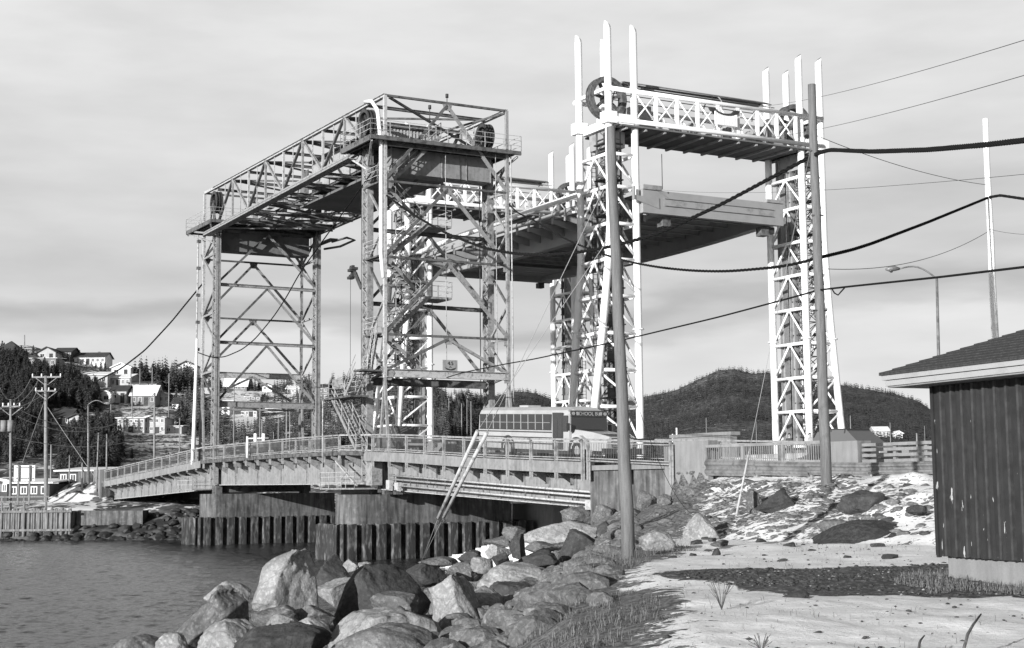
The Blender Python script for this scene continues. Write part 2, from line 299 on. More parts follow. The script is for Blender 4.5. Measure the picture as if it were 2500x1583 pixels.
def ground_mat(name, near=True):
    M = bpy.data.materials.new(name); M.use_nodes = True; t = M.node_tree; b = t.nodes['Principled BSDF']; b.inputs['Roughness'].default_value = .85; b.inputs['Specular IOR Level'].default_value = .2
    n_ = t.nodes.new; l_ = t.links.new
    geo = n_('ShaderNodeNewGeometry')
    def noise(s, det=6, st=(1, 1, 1), rg=.6):
        m_ = n_('ShaderNodeMapping'); m_.inputs['Scale'].default_value = st; l_(geo.outputs['Position'], m_.inputs[0]); k = n_('ShaderNodeTexNoise'); k.inputs['Scale'].default_value = s; k.inputs['Detail'].default_value = det; k.inputs['Roughness'].default_value = rg; l_(m_.outputs[0], k.inputs[0]); return k.outputs[0]
    def mx(f, a, c):
        x = n_('ShaderNodeMix'); x.data_type = 'RGBA'
        for i, v_ in ((6, a), (7, c)):
            if isinstance(v_, float): x.inputs[i].default_value = (v_, v_, v_, 1)
            else: l_(v_, x.inputs[i])
        l_(f, x.inputs[0]); return x.outputs[2]
    def mr(v_, lo, hi, a=0., c=1.):
        r = n_('ShaderNodeMapRange'); l_(v_, r.inputs[0]); r.inputs[1].default_value = lo; r.inputs[2].default_value = hi; r.inputs[3].default_value = a; r.inputs[4].default_value = c; return r.outputs[0]
    def ma(op, a, c):
        k = n_('ShaderNodeMath'); k.operation = op
        for i, v_ in enumerate((a, c)):
            if isinstance(v_, (int, float)): k.inputs[i].default_value = v_
            else: l_(v_, k.inputs[i])
        return k.outputs[0]
    at = n_('ShaderNodeAttribute'); at.attribute_name = 'bare'
    if near:
        ga = n_('ShaderNodeAttribute'); ga.attribute_name = 'gravel'
        dirt = mx(mr(noise(9, 6), .4, .6), .07, .22)
        snow = mx(mr(noise(1.2, 7), .35, .65), .78, .93)
        k = ma('ADD', ma('MULTIPLY', noise(2.0, 9, (.7, 1.5, 1), .66), .62), ma('MULTIPLY', noise(8, 5), .38))
        f = mr(ma('ADD', ma('MULTIPLY', ma('SUBTRACT', at.outputs['Fac'], .5), .5), k), .515, .545)
        spk = mr(noise(13, 4), .655, .70)
        f2 = ma('MAXIMUM', f, ma('MULTIPLY', spk, .55))
        col = mx(f2, snow, dirt)
        grc = mx(mr(noise(8, 6, (1, .8, 1), .8), .50, .66), .06, .34)
        gf = mr(ma('ADD', ga.outputs['Fac'], ma('MULTIPLY', ma('SUBTRACT', noise(3.5, 8, (1, 1, 1), .7), .5), 1.6)), .46, .54)
        col = mx(gf, col, grc)
        l_(col, b.inputs['Base Color'])
        bm = n_('ShaderNodeBump'); bm.inputs['Distance'].default_value = .035; bm.inputs['Strength'].default_value = .8; l_(noise(6, 9, (1, 1, 1), .68), bm.inputs['Height']); l_(bm.outputs[0], b.inputs['Normal'])
    else:
        dirt = mx(mr(noise(.35, 8), .42, .6), .03, .16)
        k = ma('ADD', ma('MULTIPLY', noise(.22, 4, (1, .6, 3), .6), .55), ma('MULTIPLY', noise(1.1, 4, (1, .6, 2.5), .6), .45))
        f = mr(ma('ADD', ma('MULTIPLY', ma('SUBTRACT', at.outputs['Fac'], .5), .5), k), .49, .53)
        l_(mx(f, .78, dirt), b.inputs['Base Color'])
    return M
def far_attr(X, Y, Z):
    px, py = pproj(X, Y, Z)
    b = np.full(X.shape, .62)
    for (x0, x1, y0, y1, val) in ((60, 330, 860, 935, .50), (330, 520, 900, 1010, .52), (230, 480, 1050, 1160, .53), (300, 470, 930, 1000, .50), (560, 640, 1000, 1060, .3), (790, 830, 985, 1060, .2), (60, 200, 1180, 1250, .12), (1550, 2300, 1020, 1070, .45), (1080, 1160, 930, 965, .3), (540, 800, 900, 990, .45)):
        b = np.where((px > x0) & (px < x1) & (py > y0) & (py < y1), val, b)
    b = np.where(px > 1180, np.maximum(b, .8), b)
    b = np.where((Y < 175), np.where(px > 230, .6, .46), b); b = np.where(Z < 1.6, 1., b)
    return dict(bare=b)
GN = ground_mat('thin snow over gravel'); GF = ground_mat('snow dusted hillside', False)
sheet('ground', -1.1, 1.1, 560, 3.0, 112, 430, GN, near_attr)
sheet('hills', -.95, .95, 620, 112.0, 2600, 330, GF, far_attr)
def water():
    M = bpy.data.materials.new('rippled water'); M.use_nodes = True; t = M.node_tree; b = t.nodes['Principled BSDF']
    b.inputs['Base Color'].default_value = (.03, .03, .03, 1); b.inputs['Roughness'].default_value = .14; b.inputs['IOR'].default_value = 1.33; b.inputs['Specular IOR Level'].default_value = .5
    geo = t.nodes.new('ShaderNodeNewGeometry'); hs = []
    for s, st, amp in ((1.8, (1, 1.5, 1), .035), (7.0, (1, 1.2, 1), .022), (.3, (1, 1, 1), .10)):
        mm = t.nodes.new('ShaderNodeMapping'); mm.inputs['Scale'].default_value = st; t.links.new(geo.outputs['Position'], mm.inputs[0])
        k = t.nodes.new('ShaderNodeTexNoise'); k.inputs['Scale'].default_value = s; k.inputs['Detail'].default_value = 4; t.links.new(mm.outputs[0], k.inputs[0])
        q = t.nodes.new('ShaderNodeMath'); q.operation = 'MULTIPLY'; q.inputs[1].default_value = amp; t.links.new(k.outputs[0], q.inputs[0]); hs.append(q.outputs[0])
    a = t.nodes.new('ShaderNodeMath'); t.links.new(hs[0], a.inputs[0]); t.links.new(hs[1], a.inputs[1]); a2 = t.nodes.new('ShaderNodeMath'); t.links.new(a.outputs[0], a2.inputs[0]); t.links.new(hs[2], a2.inputs[1])
    bp = t.nodes.new('ShaderNodeBump'); bp.inputs['Distance'].default_value = 1.0; bp.inputs['Strength'].default_value = 1; t.links.new(a2.outputs[0], bp.inputs['Height']); t.links.new(bp.outputs[0], b.inputs['Normal'])
    na, nr = 420, 900; a = np.linspace(-.50, .12, na); r = np.geomspace(20, 165, nr); A, R = np.meshgrid(a, r); X = (R*np.sin(A)).ravel(); Y = (R*np.cos(A)).ravel()
    Z = fbm(X, Y*1.5, .9, 3, 2)*.15+fbm(X+.3*Y, Y*1.4, 3.1, 3, 7)*.10+fbm(X, Y, .12, 2, 3)*.05
    i = (np.arange(nr-1)[:, None]*na+np.arange(na-1)[None, :]).ravel(); T = np.stack([i, i+1, i+1+na, i+na], 1); k = len(X)
    Vv = np.concatenate([np.stack([X, Y, Z], 1), np.array([(-1500, -60, -.16), (1500, -60, -.16), (1500, 1500, -.16), (-1500, 1500, -.16)])]); T = np.concatenate([T, [[k, k+1, k+2, k+3]]])
    tag(np_mesh('water', Vv, T, M, smooth=True), kind='structure')
water()
# ------------------------------------------------------------------ old lift bridge
DZ = [(-66, 5.33), (-50, 6.08), (-34, 6.82), (-15, 6.9), (-4, 6.84), (4, 6.56), (15, 6.0), (25.7, 5.6), (31, 5.34), (43, 5.24), (60, 5.1)]   # foot of the railing along the road
dz = lambda u: lerp(u, DZ)
OB = thing('old_lift_bridge', B(-2.7, 0, 4.0), 'older grey steel lift bridge with flaking paint, lattice towers joined by a long overhead truss', 'bridge')
def member(name, p, q, w, h=None, m=STEEL, par=OB, kind='beam', upv=(0, 0, 1)):
    mb = MB()
    if kind == 'i': mb.ibeam(p, q, w, h or w, upv)
    elif kind == 'l':                                             # laced channel pair
        p, q = Vector(p), Vector(q); d = (q-p).normalized(); x = d.cross(Vector(upv)); x = (x if x.length > .1 else d.cross(V)).normalized()
        h = h or w; y = x.cross(d)
        for s in (-1, 1): mb.beam(p+x*s*(w/2-.03), q+x*s*(w/2-.03), .06, h, y)
        n = max(2, int((q-p).length/(w*1.3))); 
        for i in range(n):
            a = p+(q-p)*i/n; b = p+(q-p)*(i+1)/n; s = 1 if i % 2 else -1
            mb.beam(a+x*s*w/2*.8+y*h*.4, b-x*s*w/2*.8+y*h*.4, .05, .02, y)
    else: mb.beam(p, q, w, h, upv)
    return mb.build(name, m, par)
TOPZ = 29.2; W = 8.8
def old_tower(ub, uh, sgn, lv_out, lv_in, base):
    """ub: plane of the outer legs, uh: plane of the heavy columns (river side); sgn +1 towards the near bank"""
    zt = TOPZ if sgn > 0 else 29.45
    for v in (0, W):
        # heavy column: two channels with lacing between, web and flange
        c = MB(); b0 = B(uh, v, base-1.9); t0 = B(uh, v, 26.2)
        for s in (-.38, .38): c.beam(b0+U*s, t0+U*s, .12, .42, V)
        c.beam(b0+V*.0, t0, .66, .04, V)
        for k in range(46):
            z = base-1.5+k*.46; s = .34 if k % 2 else -.34
            if z < 26: c.beam(B(uh+s, v-.2, z), B(uh-s, v-.2, z+.46), .06, .02, V)
        c.build('column', STEEL, OB)
        # outer leg, flared base
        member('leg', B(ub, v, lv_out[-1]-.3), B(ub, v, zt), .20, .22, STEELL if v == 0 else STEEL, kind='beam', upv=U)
        for s in (-.75, .55): member('leg_strut', B(ub, v, lv_out[-1]-.3), B(ub+s*sgn, v, base), .16, .16, STEEL)
        # bracing of the narrow side between outer leg and heavy column
        zs = sorted(set(list(lv_out)+list(lv_in)))
        zs = [z for z in zs if z < 27]
        for i in range(len(zs)-1):
            a, b = (ub, uh) if i % 2 else (uh, ub)
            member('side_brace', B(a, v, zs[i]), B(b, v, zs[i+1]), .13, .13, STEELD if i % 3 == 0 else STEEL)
        for z in lv_out[1:]: member('side_strut', B(ub, v, z), B(uh, v, z+.1), .16, .16, STEEL)
        # gusset plates where bracing meets the leg
        for z in lv_out[1:]:
            MB().prism([B(ub+.02*sgn, v-.35 if v else v, z-.45), B(ub+.02*sgn, v+.4 if not v else v, z-.45), B(ub+.02*sgn, v+.65 if not v else v+.1, z), B(ub+.02*sgn, v+.4 if not v else v, z+.4), B(ub+.02*sgn, v-.3, z+.4)], U*.03).build('gusset', STEEL, OB)
    # outer face: horizontals and inverted V bracing
    for i, z in enumerate(lv_out):
        last = i == len(lv_out)-1
        member('cross_beam', B(ub, .1, z), B(ub, W-.1, z), .16 if not last else .3, .14 if not last else .5, STEELL if last else STEELD, kind='i' if last else 'beam')
        if not last:
            zb = lv_out[i+1]; ap = B(ub, W/2, z-.15)
            for v in (0.1, W-.1):
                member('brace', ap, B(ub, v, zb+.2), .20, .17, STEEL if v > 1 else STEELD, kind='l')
            MB().prism([B(ub+.03*sgn, W/2-.4, z+.05), B(ub+.03*sgn, W/2+.4, z+.05), B(ub+.03*sgn, W/2+.22, z-.5), B(ub+.03*sgn, W/2-.22, z-.5)], U*.03).build('gusset', STEEL, OB)
    # river face
    for i, z in enumerate(lv_in):
        last = i == len(lv_in)-1
        if i: member('cross_beam', B(uh, .2, z), B(uh, W-.2, z-.05), .22, .5 if last else .26, STEEL if sgn < 0 else STEELD, kind='i')
        if not last:
            ap = B(uh, W/2, z-.15)
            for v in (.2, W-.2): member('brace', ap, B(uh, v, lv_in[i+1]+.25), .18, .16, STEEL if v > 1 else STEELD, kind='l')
old_tower(0, -2.7, 1, [TOPZ, 23.68, 18.85, 13.97, 11.55], [25.6, 21.0, 16.2, 11.2], 6.7)
old_tower(-37, -33.5, -1, [29.45, 23.76, 18.83, 14.01], [25.8, 21.22, 16.43, 11.35], 6.7)
member('cross_beam', B(-37, 0, 11.1), B(-37, W, 11.1), .16, .16, STEEL)
member('brace', B(-37, W/2, 13.9), B(-37, .2, 11.9), .16, .16, STEELD); member('brace', B(-37, W/2, 13.9), B(-37, W-.2, 11.5), .16, .16, STEEL)
# roof bracing of near tower
member('brace', B(0, .3, TOPZ-.1), B(-3.2, W, 26.9), .14, .14, STEELD); member('brace', B(0, W, TOPZ-.1), B(-3.2, 2.4, 26.9), .12, .12, STEELD)
for t_ in (0,):
    mb = MB(); mb.tube([B(0, -.1, 17.5)]+[B(-.05-.0*k, -.25, 19+k) for k in range(8)]+[B(-.5, -.28, 28.3), B(-1.4, -.28, 29.1), B(-2.6, -.25, 29.35)], .13, 8); mb.build('conduit', WHITE, OB)
# sheaves
def sheave(c, ax, r, t, name='sheave', par=OB, m=DARKM):
    mb = MB(); ax = Vector(ax)
    mb.disc(c, ax, r, t, 32, r*.80); mb.disc(c, ax, r+.05, .05, 32, r*.78)
    mb.disc(Vector(c)+ax*t*.5, ax, r+.07, .06, 32, r*.82); mb.disc(Vector(c)-ax*t*.5, ax, r+.07, .06, 32, r*.82)
    mb.disc(c, ax, r*.22, t*1.15, 16)
    a = ax.cross(Vector((0, 0, 1))); 
    for k in range(7):
        th = 2*math.pi*k/7+.2; d = a*math.cos(th)+Vector((0, 0, 1))*math.sin(th); mb.beam(Vector(c)+d*r*.15, Vector(c)+d*r*.85, t*.35, r*.12, ax)
    w_ = mb.build(name, m, par); MB().disc(c, ax, r*.09, t*2.2, 12).build('axle', STEELD, w_); return w_
for u, zc in ((-2.5, 27.9), (-33.3, 28.0)):
    for v in (-.15, W-.3):
        sheave(B(u, v, zc), V, .86, .5)
        member('sheave_support', B(u-.6, v-.3, 26.5), B(u, v-.3, zc), .12, .12, STEELD); member('sheave_support', B(u+.6, v-.3, 26.5), B(u, v-.3, zc), .12, .12, STEELD)
        for s in (-.8, .8):
            MB().tube([B(u+s, v, zc), B(u+s, v, 24.6 if (s > 0) == (u > -10) else 6.8)], .035, 6).build('hoist_rope', DARKM, OB)
# counterweights near the top of each tower
cw = MB(); cw.bbox(-2.3, -1.0, .9, 8.2, 24.5, 26.1); cw.build('counterweight', GIRD, OB)
cw = MB(); cw.bbox(-35.4, -34.0, .5, 8.3, 24.15, 25.7)
cwf = cw.build('counterweight', CWT, OB)
for v in (.9, 2.7, 4.5, 6.3, 8.1): member('counterweight_rib', B(-.97, v, 24.45), B(-.97, v, 26.15), .05, .06, STEEL, par=OB)
# platforms round the tower tops with railings
def railing(pts, h=1.0, r=.016, m=STEEL, par=OB, name='handrail', step=1.3, mids=(.35, .7)):
    mb = MB(); pts = [Vector(p) for p in pts]; up = Vector((0, 0, h))
    for a, b in zip(pts, pts[1:]):
        n = max(1, int((b-a).length/step))
        for k in range(n+1): p = a+(b-a)*k/n; mb.beam(p, p+up, r*2, r*2, U)
        for f in (1,)+tuple(mids): mb.beam(a+up*f, b+up*f, r*1.8, r*1.8)
    return mb.build(name, m, par)
def platform(u0, u1, v0, v1, z, brackets=True):
    mb = MB(); mb.bbox(u0, u1, v0, v1, z-.08, z); mb.bbox(u0-.03, u0+.12, v0, v1, z-.26, z-.083); mb.bbox(u1-.12, u1+.03, v0, v1, z-.26, z-.083); mb.bbox(u0+.13, u1-.13, v0-.03, v0+.12, z-.36, z-.083)
    for k in range(6):
        v = v0+.5+(v1-v0-1)*k/5; mb.beam(B(u0+.14, v, z-.2), B(u1-.14, v, z-.2), .1, .2)
    o = mb.build('top_platform', STEELD, OB); railing([B(u0, v1, z), B(u0, v0, z), B(u1, v0, z), B(u1, v1, z), B(u0, v1, z)], m=STEELL, par=OB); return o
platform(-4.3, .55, -1.25, 9.6, 26.45); platform(-38.6, -31.9, -1.1, 9.6, 26.35)
for u in (-4.1, .4):
    for v in (-1.1, 9.4): member('platform_bracket', B(u, v, 26.1), B(-2.7, 0 if v < 0 else W, 24.9), .12, .12, STEELL)
for u in (-38.2, -32.2): member('platform_bracket', B(u, -1.0, 26.0), B(-34, 0, 24.7), .12, .12, STEEL)
member('cross_girder', B(-2.7, .1, 26.0-.35), B(-2.7, W, 25.65), .3, .55, STEELD, kind='i'); member('cross_girder', B(-33.5, .1, 26.05), B(-33.5, W, 26.05), .3, .4, STEELD, kind='i')
member('cross_girder', B(0, .1, 26.15), B(0, W, 26.15), .2, .4, STEELD, kind='i')
# overhead truss
us = np.linspace(-33.5, -2.7, 9)
for v in (0, W):
    member('top_chord', B(-37, v, 29.45), B(-34.6, v, 29.42), .2, .2, STEELL); member('top_chord', B(-34.6, v, 29.42), B(0, v, TOPZ), .28, .24, STEELL, kind='i')
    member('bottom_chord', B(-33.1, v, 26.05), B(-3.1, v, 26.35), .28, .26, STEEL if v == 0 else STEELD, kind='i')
    for i, u in enumerate(us):
        zb = 26.1+.3*(u+33.5)/31; zt = 29.3
        if 0 < i < 8: member('post', B(u, v, zb), B(u, v, zt), .15, .15, STEEL if i % 2 else STEELL)
        if i < 8:
            u2 = us[i+1]; a, b = ((u, zb), (u2, zt)) if i % 2 == 0 else ((u, zt), (u2, zb))
            member('diagonal', B(a[0], v, a[1]), B(b[0], v, b[1]), .18, .16, STEEL if i % 2 else STEELD, kind='l' if i % 2 else 'beam')
        um = (u+us[min(i+1, 8)])/2
        if i < 8: member('hanger', B(um, v, zb), B(um, v, zt), .06, .06, STEELL)
for i, u in enumerate(us):
    member('top_strut', B(u, 0, 29.15), B(u, W, 29.15), .18, .2, STEELD, kind='i'); member('floor_beam', B(u, 0, 26.05), B(u, W, 26.05), .22, .34, STEELD, kind='i')
    if i < 8:
        a, b = (0, W) if i % 2 else (W, 0)
        member('lateral_brace', B(u, a, 29.2), B(us[i+1], b, 29.2), .12, .12, STEELD); member('lateral_brace', B(u, a, 25.95), B(us[i+1], b, 25.95), .16, .14, STEELD)
        member('lateral_brace', B(u, b, 25.9), B(us[i+1], a, 25.9), .14, .12, STEEL)
for v in (2.2, 4.4, 6.6): member('stringer', B(-33.3, v, 26.1), B(-3, v, 26.3), .16, .2, STEELD, kind='i')
# shafts, pipes and motor gear lying on the truss floor
mb = MB()
for k in range(26):
    u = -32+k*.62; v = 1.2+(k*37 % 11)*.55; mb.bbox(u, u+.35+.2*(k % 3), v, v+.3+.15*(k % 2), 26.2, 26.5+.25*(k % 4))
for v in (1.3, 3.6, 7.4): mb.tube([B(-33, v, 26.7), B(-20, v, 26.75)], .07, 6)
mb.build('shaft_machinery', GREYP, OB)
# walkway under the left truss with rails
mb = MB(); a, b = B(-33.9, -.75, 25.25), B(-3.4, -.75, 25.7)
mb.beam(a, b, .55, .04); mb.beam(a+V*.3+Vector((0, 0, .05)), b+V*.3+Vector((0, 0, .05)), .06, .1); mb.beam(a-V*.3+Vector((0, 0, .05)), b-V*.3+Vector((0, 0, .05)), .06, .12)
for k in range(14): p = a+(b-a)*k/13; mb.beam(p+V*.3, p+V*.75+Vector((0, 0, .85)), .06, .06)
mb.tube([B(-38.6, -.9, 26.0), B(-37.2, -.95, 26.15), B(-36.2, -.95, 25.9), B(-34, -.95, 25.5), B(-3.5, -.95, 25.95)], .09, 8)
mb.build('walkway', STEEL, OB)
mb = MB(); mb.bbox(-36.2, -31, W+.2, W+.9, 25.3, 25.36); mb.tube([B(-34, W+.9, 24.9), B(-31, W+1.1, 24.7), B(-29, W+1.6, 25.0), B(-31, W+1.7, 25.5), B(-33, W+1.2, 25.4)], .1, 6); mb.build('pipe_loop', STEELD, OB)
# machinery house of corrugated sheet
MHU0, MHU1, MHV0, MHV1 = -19.0, -6.0, 2.6, 6.8
mb = MB(); n = 68
for (p0, p1) in (((MHU0, MHV0), (MHU1, MHV0)), ((MHU1, MHV0), (MHU1, MHV1)), ((MHU1, MHV1), (MHU0, MHV1)), ((MHU0, MHV1), (MHU0, MHV0))):
    L_ = math.dist(p0, p1); k = int(L_/.24); d = ((p1[0]-p0[0])/L_, (p1[1]-p0[1])/L_); nn = (d[1], -d[0]); pts = []
    for i in range(k*2+1):
        s = i*L_/(k*2); o = .05 if (i//1) % 2 else 0; pts.append((p0[0]+d[0]*s+nn[0]*o, p0[1]+d[1]*s+nn[1]*o))
    mb.add([B(u, v, z) for z in (26.45, 28.75) for u, v in pts], [(i, i+1, i+1+len(pts), i+len(pts)) for i in range(len(pts)-1)])
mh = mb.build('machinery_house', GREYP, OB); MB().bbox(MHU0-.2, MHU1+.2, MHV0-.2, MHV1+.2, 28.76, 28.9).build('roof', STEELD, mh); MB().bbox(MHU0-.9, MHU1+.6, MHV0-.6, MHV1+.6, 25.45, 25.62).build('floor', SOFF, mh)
MB().bbox(-20.6, -19.5, MHV0-.12, MHV0-.06, 26.5, 28.4).build('door', STEELD, mh)
# stairs zigzagging inside the near tower
def stair(p, q, width, wdir, par=OB, step=.24, m=STEEL):
    p, q, wdir = Vector(p), Vector(q), Vector(wdir); mb = MB(); up = Vector((0, 0, 1)); d = q-p; n = max(3, int(abs(d.z)/step)); h = Vector((d.x, d.y, 0)).normalized()
    for s in (0, 1): mb.beam(p+wdir*width*s, q+wdir*width*s, .05, .22)
    for k in range(1, n): c = p+d*k/n; mb.beam(c+wdir*.03, c+wdir*(width-.03), .24, .04, up) if abs(wdir.z) < .1 else None
    st = mb.build('stair_flight', m, par); rb = MB()
    for s in (0, 1):
        for hh in (.5, .95): rb.beam(p+wdir*width*s+up*hh, q+wdir*width*s+up*hh, .03, .03)
        for k in range(0, n+1, 4): c = p+d*k/n+wdir*width*s; rb.beam(c, c+up*.95, .04, .04, h)
    rb.build('handrail', STEELL, st); return st
for (v0, z0, v1, z1, u) in ((.7, 14.17, 3.13, 16.44, -1.0), (3.05, 16.7, .77, 18.96, -1.9), (.68, 19.14, 3.14, 21.15, -1.0), (3.06, 21.4, .77, 23.56, -1.9), (.71, 23.9, 4.1, 27.0, -1.0), (3.0, 11.9, .8, 14.0, -1.9)):
    stair(B(u, v0, z0), B(u, v1, z1), .7, U)
for z, v0, v1 in ((16.55, 3.0, 4.85), (21.2, 3.0, 4.85)):
    mb = MB(); mb.bbox(-2.4, -.3, v0, v1, z-.14, z); mb.build('landing', STEEL, OB); railing([B(-.3, v0+.2, z), B(-.3, v1, z), B(-2.3, v1, z)], m=STEELL)
for z in (14.1, 19.0, 23.7, 11.75):
    MB().bbox(-2.4, -.3, -.35, .75, z-.12, z-.02).build('landing', STEELD, OB); railing([B(-.3, .9, z), B(-.3, -.4, z), B(-2.4, -.4, z)], m=STEELL)
    
# lower stairs on the outside: deck up to the first level
stair(B(-.9, -1.55, 6.8), B(-4.9, -1.55, 10.2), .75, V); 
mb = MB(); mb.bbox(-6.2, -1.3, -1.75, -.5, 10.1, 10.22); mb.build('landing', STEELD, OB)
railing([B(-5.1, -.6, 10.2), B(-6.1, -.6, 10.2), B(-6.1, -1.7, 10.2), B(-5.0, -1.7, 10.2)], m=STEELL)
railing([B(-4.6, -.6, 10.2), B(-2.4, -.6, 10.2)], m=STEELL)
stair(B(-2.6, -1.6, 10.22), B(-.9, -1.6, 11.75), .75, V); MB().bbox(-1.0, 0, -1.7, .0, 11.63, 11.73).build('landing', STEELD, OB)
stair(B(-.6, -.9, 11.8), B(-1.3, -.2, 14.0), .6, U, step=.3)
MB().bbox(-5.85, -5.8, -1.1, -.35, 10.9, 11.5).build('notice_plate', STEELL, OB)
MB().tube([B(-6.0, -1.7, 6.0), B(-6.0, -1.7, 10.2)], .05, 6).build('prop', STEELL, OB)
# portal sign, lamps, aerials and floodlight arm
sg = MB().bbox(-.12, -.06, 4.05, 5.1, 11.8, 12.5).build('height_sign', GREYP, OB)
text('lettering', '4.5', .33, B(-.03, 4.57, 12.28), V, (0, 0, 1), DARKM, sg)
MB().prism([B(-.05, 4.17, 12.02), B(-.05, 4.57, 11.9), B(-.05, 4.97, 12.02), B(-.05, 4.8, 11.87), B(-.05, 4.57, 11.82), B(-.05, 4.34, 11.87)], U*.02).build('emblem', DARKM, sg)
MB().prism([B(-.05, 4.47, 12.03), B(-.05, 4.67, 12.03), B(-.05, 4.57, 12.1)], U*.02).build('emblem', DARKM, sg)
for v, z in ((4.45, 29.3), (3.2, 28.4)):
    mb = MB(); mb.tube([B(-.1, v, z-.4), B(-.1, v, z+.55)], .03, 6); mb.tube([B(-.1, v, z+.3), B(-.1, v, z+.55)], .1, 8); mb.build('beacon', DARKM, OB)
for v, u in ((4.4, -.25), (1.9, -2.5), (7.9, .1)): MB().tube([B(u, v, 26.4), B(u, v+.02, 11.9)], .025, 5).build('hanging_cable', STEELL, OB)
for v in (9.05,): MB().tube([B(.1, v, 26.9), B(.1, v+.05, 9.6)], .05, 6).build('conduit', STEELL, OB)
mb = MB(); mb.beam(B(-3.2, -.2, 17.2), B(-3.7, -.45, 18.3), .12, .22); mb.tube([B(-4.3, -.5, 18.3), B(-4.3, -.5, 10.5)], .015, 4)
for k in range(7): mb.bbox(-4.3+.08*(k % 3), -3.85+.08*(k % 2), -.75+.09*(k % 4), -.4+.1*(k % 3), 17.9+k*.12, 18.07+k*.12)
mb.build('floodlight_arm', DARKM, OB)
for k in range(5):
    z = 16+k*2.3; MB().bbox(-37.5, -37.2, -.5, -.2, z, z+.25).build('insulator', STEELD, OB)
MB().tube([B(-37.35, -.45, 9.5), B(-37.3, -.42, 27)], .07, 6).build('conduit', STEELL, OB)
# decks and girders
def along(us, fn, name, m, par=OB):
    mb = MB()
    for a, b in zip(us, us[1:]): fn(mb, a, b)
    return mb.build(name, m, par)
def hx(mb, a, b, v0, v1, zl, zh):   # slab section with separate heights at both ends
    mb.hexa([B(a, v0, zl(a)), B(b, v0, zl(b)), B(b, v1, zl(b)), B(a, v1, zl(a)), B(a, v0, zh(a)), B(b, v0, zh(b)), B(b, v1, zh(b)), B(a, v1, zh(a))])
SP = [('left', np.linspace(-66.5, -34.7, 14)), ('mid', np.linspace(-34.5, -1.6, 14)), ('right', np.linspace(-1.4, 24.3, 11))]
gbot = {'left': lambda u: lerp(u, [(-66.5, 3.5), (-40, 4.3), (-34.7, 4.42)]), 'mid': lambda u: lerp(u, [(-34.5, 4.78), (-1.6, 4.72)]), 'right': lambda u: lerp(u, [(-1.4, 4.38), (24.3, 3.42)])}
for k, us_ in SP:
    zb = gbot[k]; zt = (lambda u: dz(u)-.72) if k != 'mid' else (lambda u: dz(u)-.66)
    along(us_, lambda mb, a, b: hx(mb, a, b, -.75, 9.6, lambda u: dz(u)-.32, lambda u: dz(u)-.09), 'deck', ASPH)
    fz = (lambda u: dz(u)-.62) if k != 'mid' else (lambda u: dz(u)-.30)
    for vs in (-.82, 9.62):
        along(us_, lambda mb, a, b: hx(mb, a, b, vs, vs+.06, fz, lambda u: dz(u)-.06), 'edge_beam', GIRD if k != 'mid' else STEELD)
    for gv in (.5, 8.3):
        g = along(us_, lambda mb, a, b: hx(mb, a, b, gv, gv+.04, zb, zt), 'girder', GIRD)
        for f_, z_ in (('flange', zb), ('flange', zt)): along(us_, lambda mb, a, b: hx(mb, a, b, gv-.18, gv+.22, lambda u: z_(u)-.05, lambda u: z_(u)-.002 if z_ is zb else z_(u)), f_, STEELL if z_ is zb else STEELD, par=g)
        n = 13 if k != 'right' else 10
        for i in range(n+1):
            u = us_[0]+(us_[-1]-us_[0])*i/n
            if gv < 1 and (k != 'mid' or i % 2 == 0): MB().beam(B(u, gv-.06, zb(u)), B(u, gv-.06, zt(u)-.06), .025, .11, V).build('stiffener', STEEL, g)
    n = len(us_)*2-1
    for i in range(n):
        u = us_[0]+.4+(us_[-1]-us_[0]-.8)*i/(n-1)
        if i % 2 == 0:
            MB().beam(B(u, .7, zt(u)-.35), B(u, 8.2, zt(u)-.35), .2, .5).build('floor_beam', STEELD, OB)
            MB().prism([B(u-.03, .48, zt(u)-.05), B(u-.03, .48, zt(u)-.55), B(u-.03, -.72, zt(u)+.2), B(u-.03, -.72, zt(u)+.36), B(u-.03, .48, zt(u)+.33)], U*.06).build('bracket', STEEL, OB)
    for v in (2.4, 4.4, 6.4): along(us_, lambda mb, a, b: hx(mb, a, b, v-.1, v+.1, lambda u: dz(u)-.75, lambda u: dz(u)-.33), 'stringer', STEELD)
# bridge railing: posts, rails and pickets
def rail_run(u0, u1, step, v, post_drop, par=OB, first=True, pick=True, m=STEEL, zf=dz):
    n = int(round((u1-u0)/step)); ups = [u0+(u1-u0)*i/n for i in range(n+1)]
    for u in ups:
        mb = MB(); z = zf(u); mb.beam(B(u, v, z-post_drop), B(u, v, z+.98), .1, .13, U); mb.beam(B(u+.1, v+.03, z-post_drop), B(u+.1, v+.03, z+.9), .04, .12, U)
        mb.build('railing_post', m, par)
    mb = MB()
    for a, b in zip(ups, ups[1:]):
        mb.beam(B(a, v-.02, zf(a)+1.0), B(b, v-.02, zf(b)+1.0), .13, .09); mb.beam(B(a, v-.02, zf(a)+.02), B(b, v-.02, zf(b)+.02), .1, .06)
        mb.beam(B(a, v, zf(a)+.86), B(b, v, zf(b)+.86), .05, .05); mb.beam(B(a, v, zf(a)+.13), B(b, v, zf(b)+.13), .05, .05)
    mb.build('railing', STEEL if pick else m, par)
    if pick:
        mb = MB(); k = int((u1-u0)/.14)
        for i in range(k): u = u0+(u1-u0)*(i+.5)/k; mb.beam(B(u, v, zf(u)+.13), B(u, v, zf(u)+.86), .017, .017, U)
        mb.build('pickets', RAILM, par)
rail_run(-66, -36, 2.5, -.75, .75); rail_run(-34, -5.5, 2.5, -.75, .72); rail_run(-.2, 24.2, 2.48, -.75, .95); rail_run(24.7, 31.4, 3.3, -.75, .9)
rail_run(-66, 31, 4.85, 9.55, .4, m=STEELD)
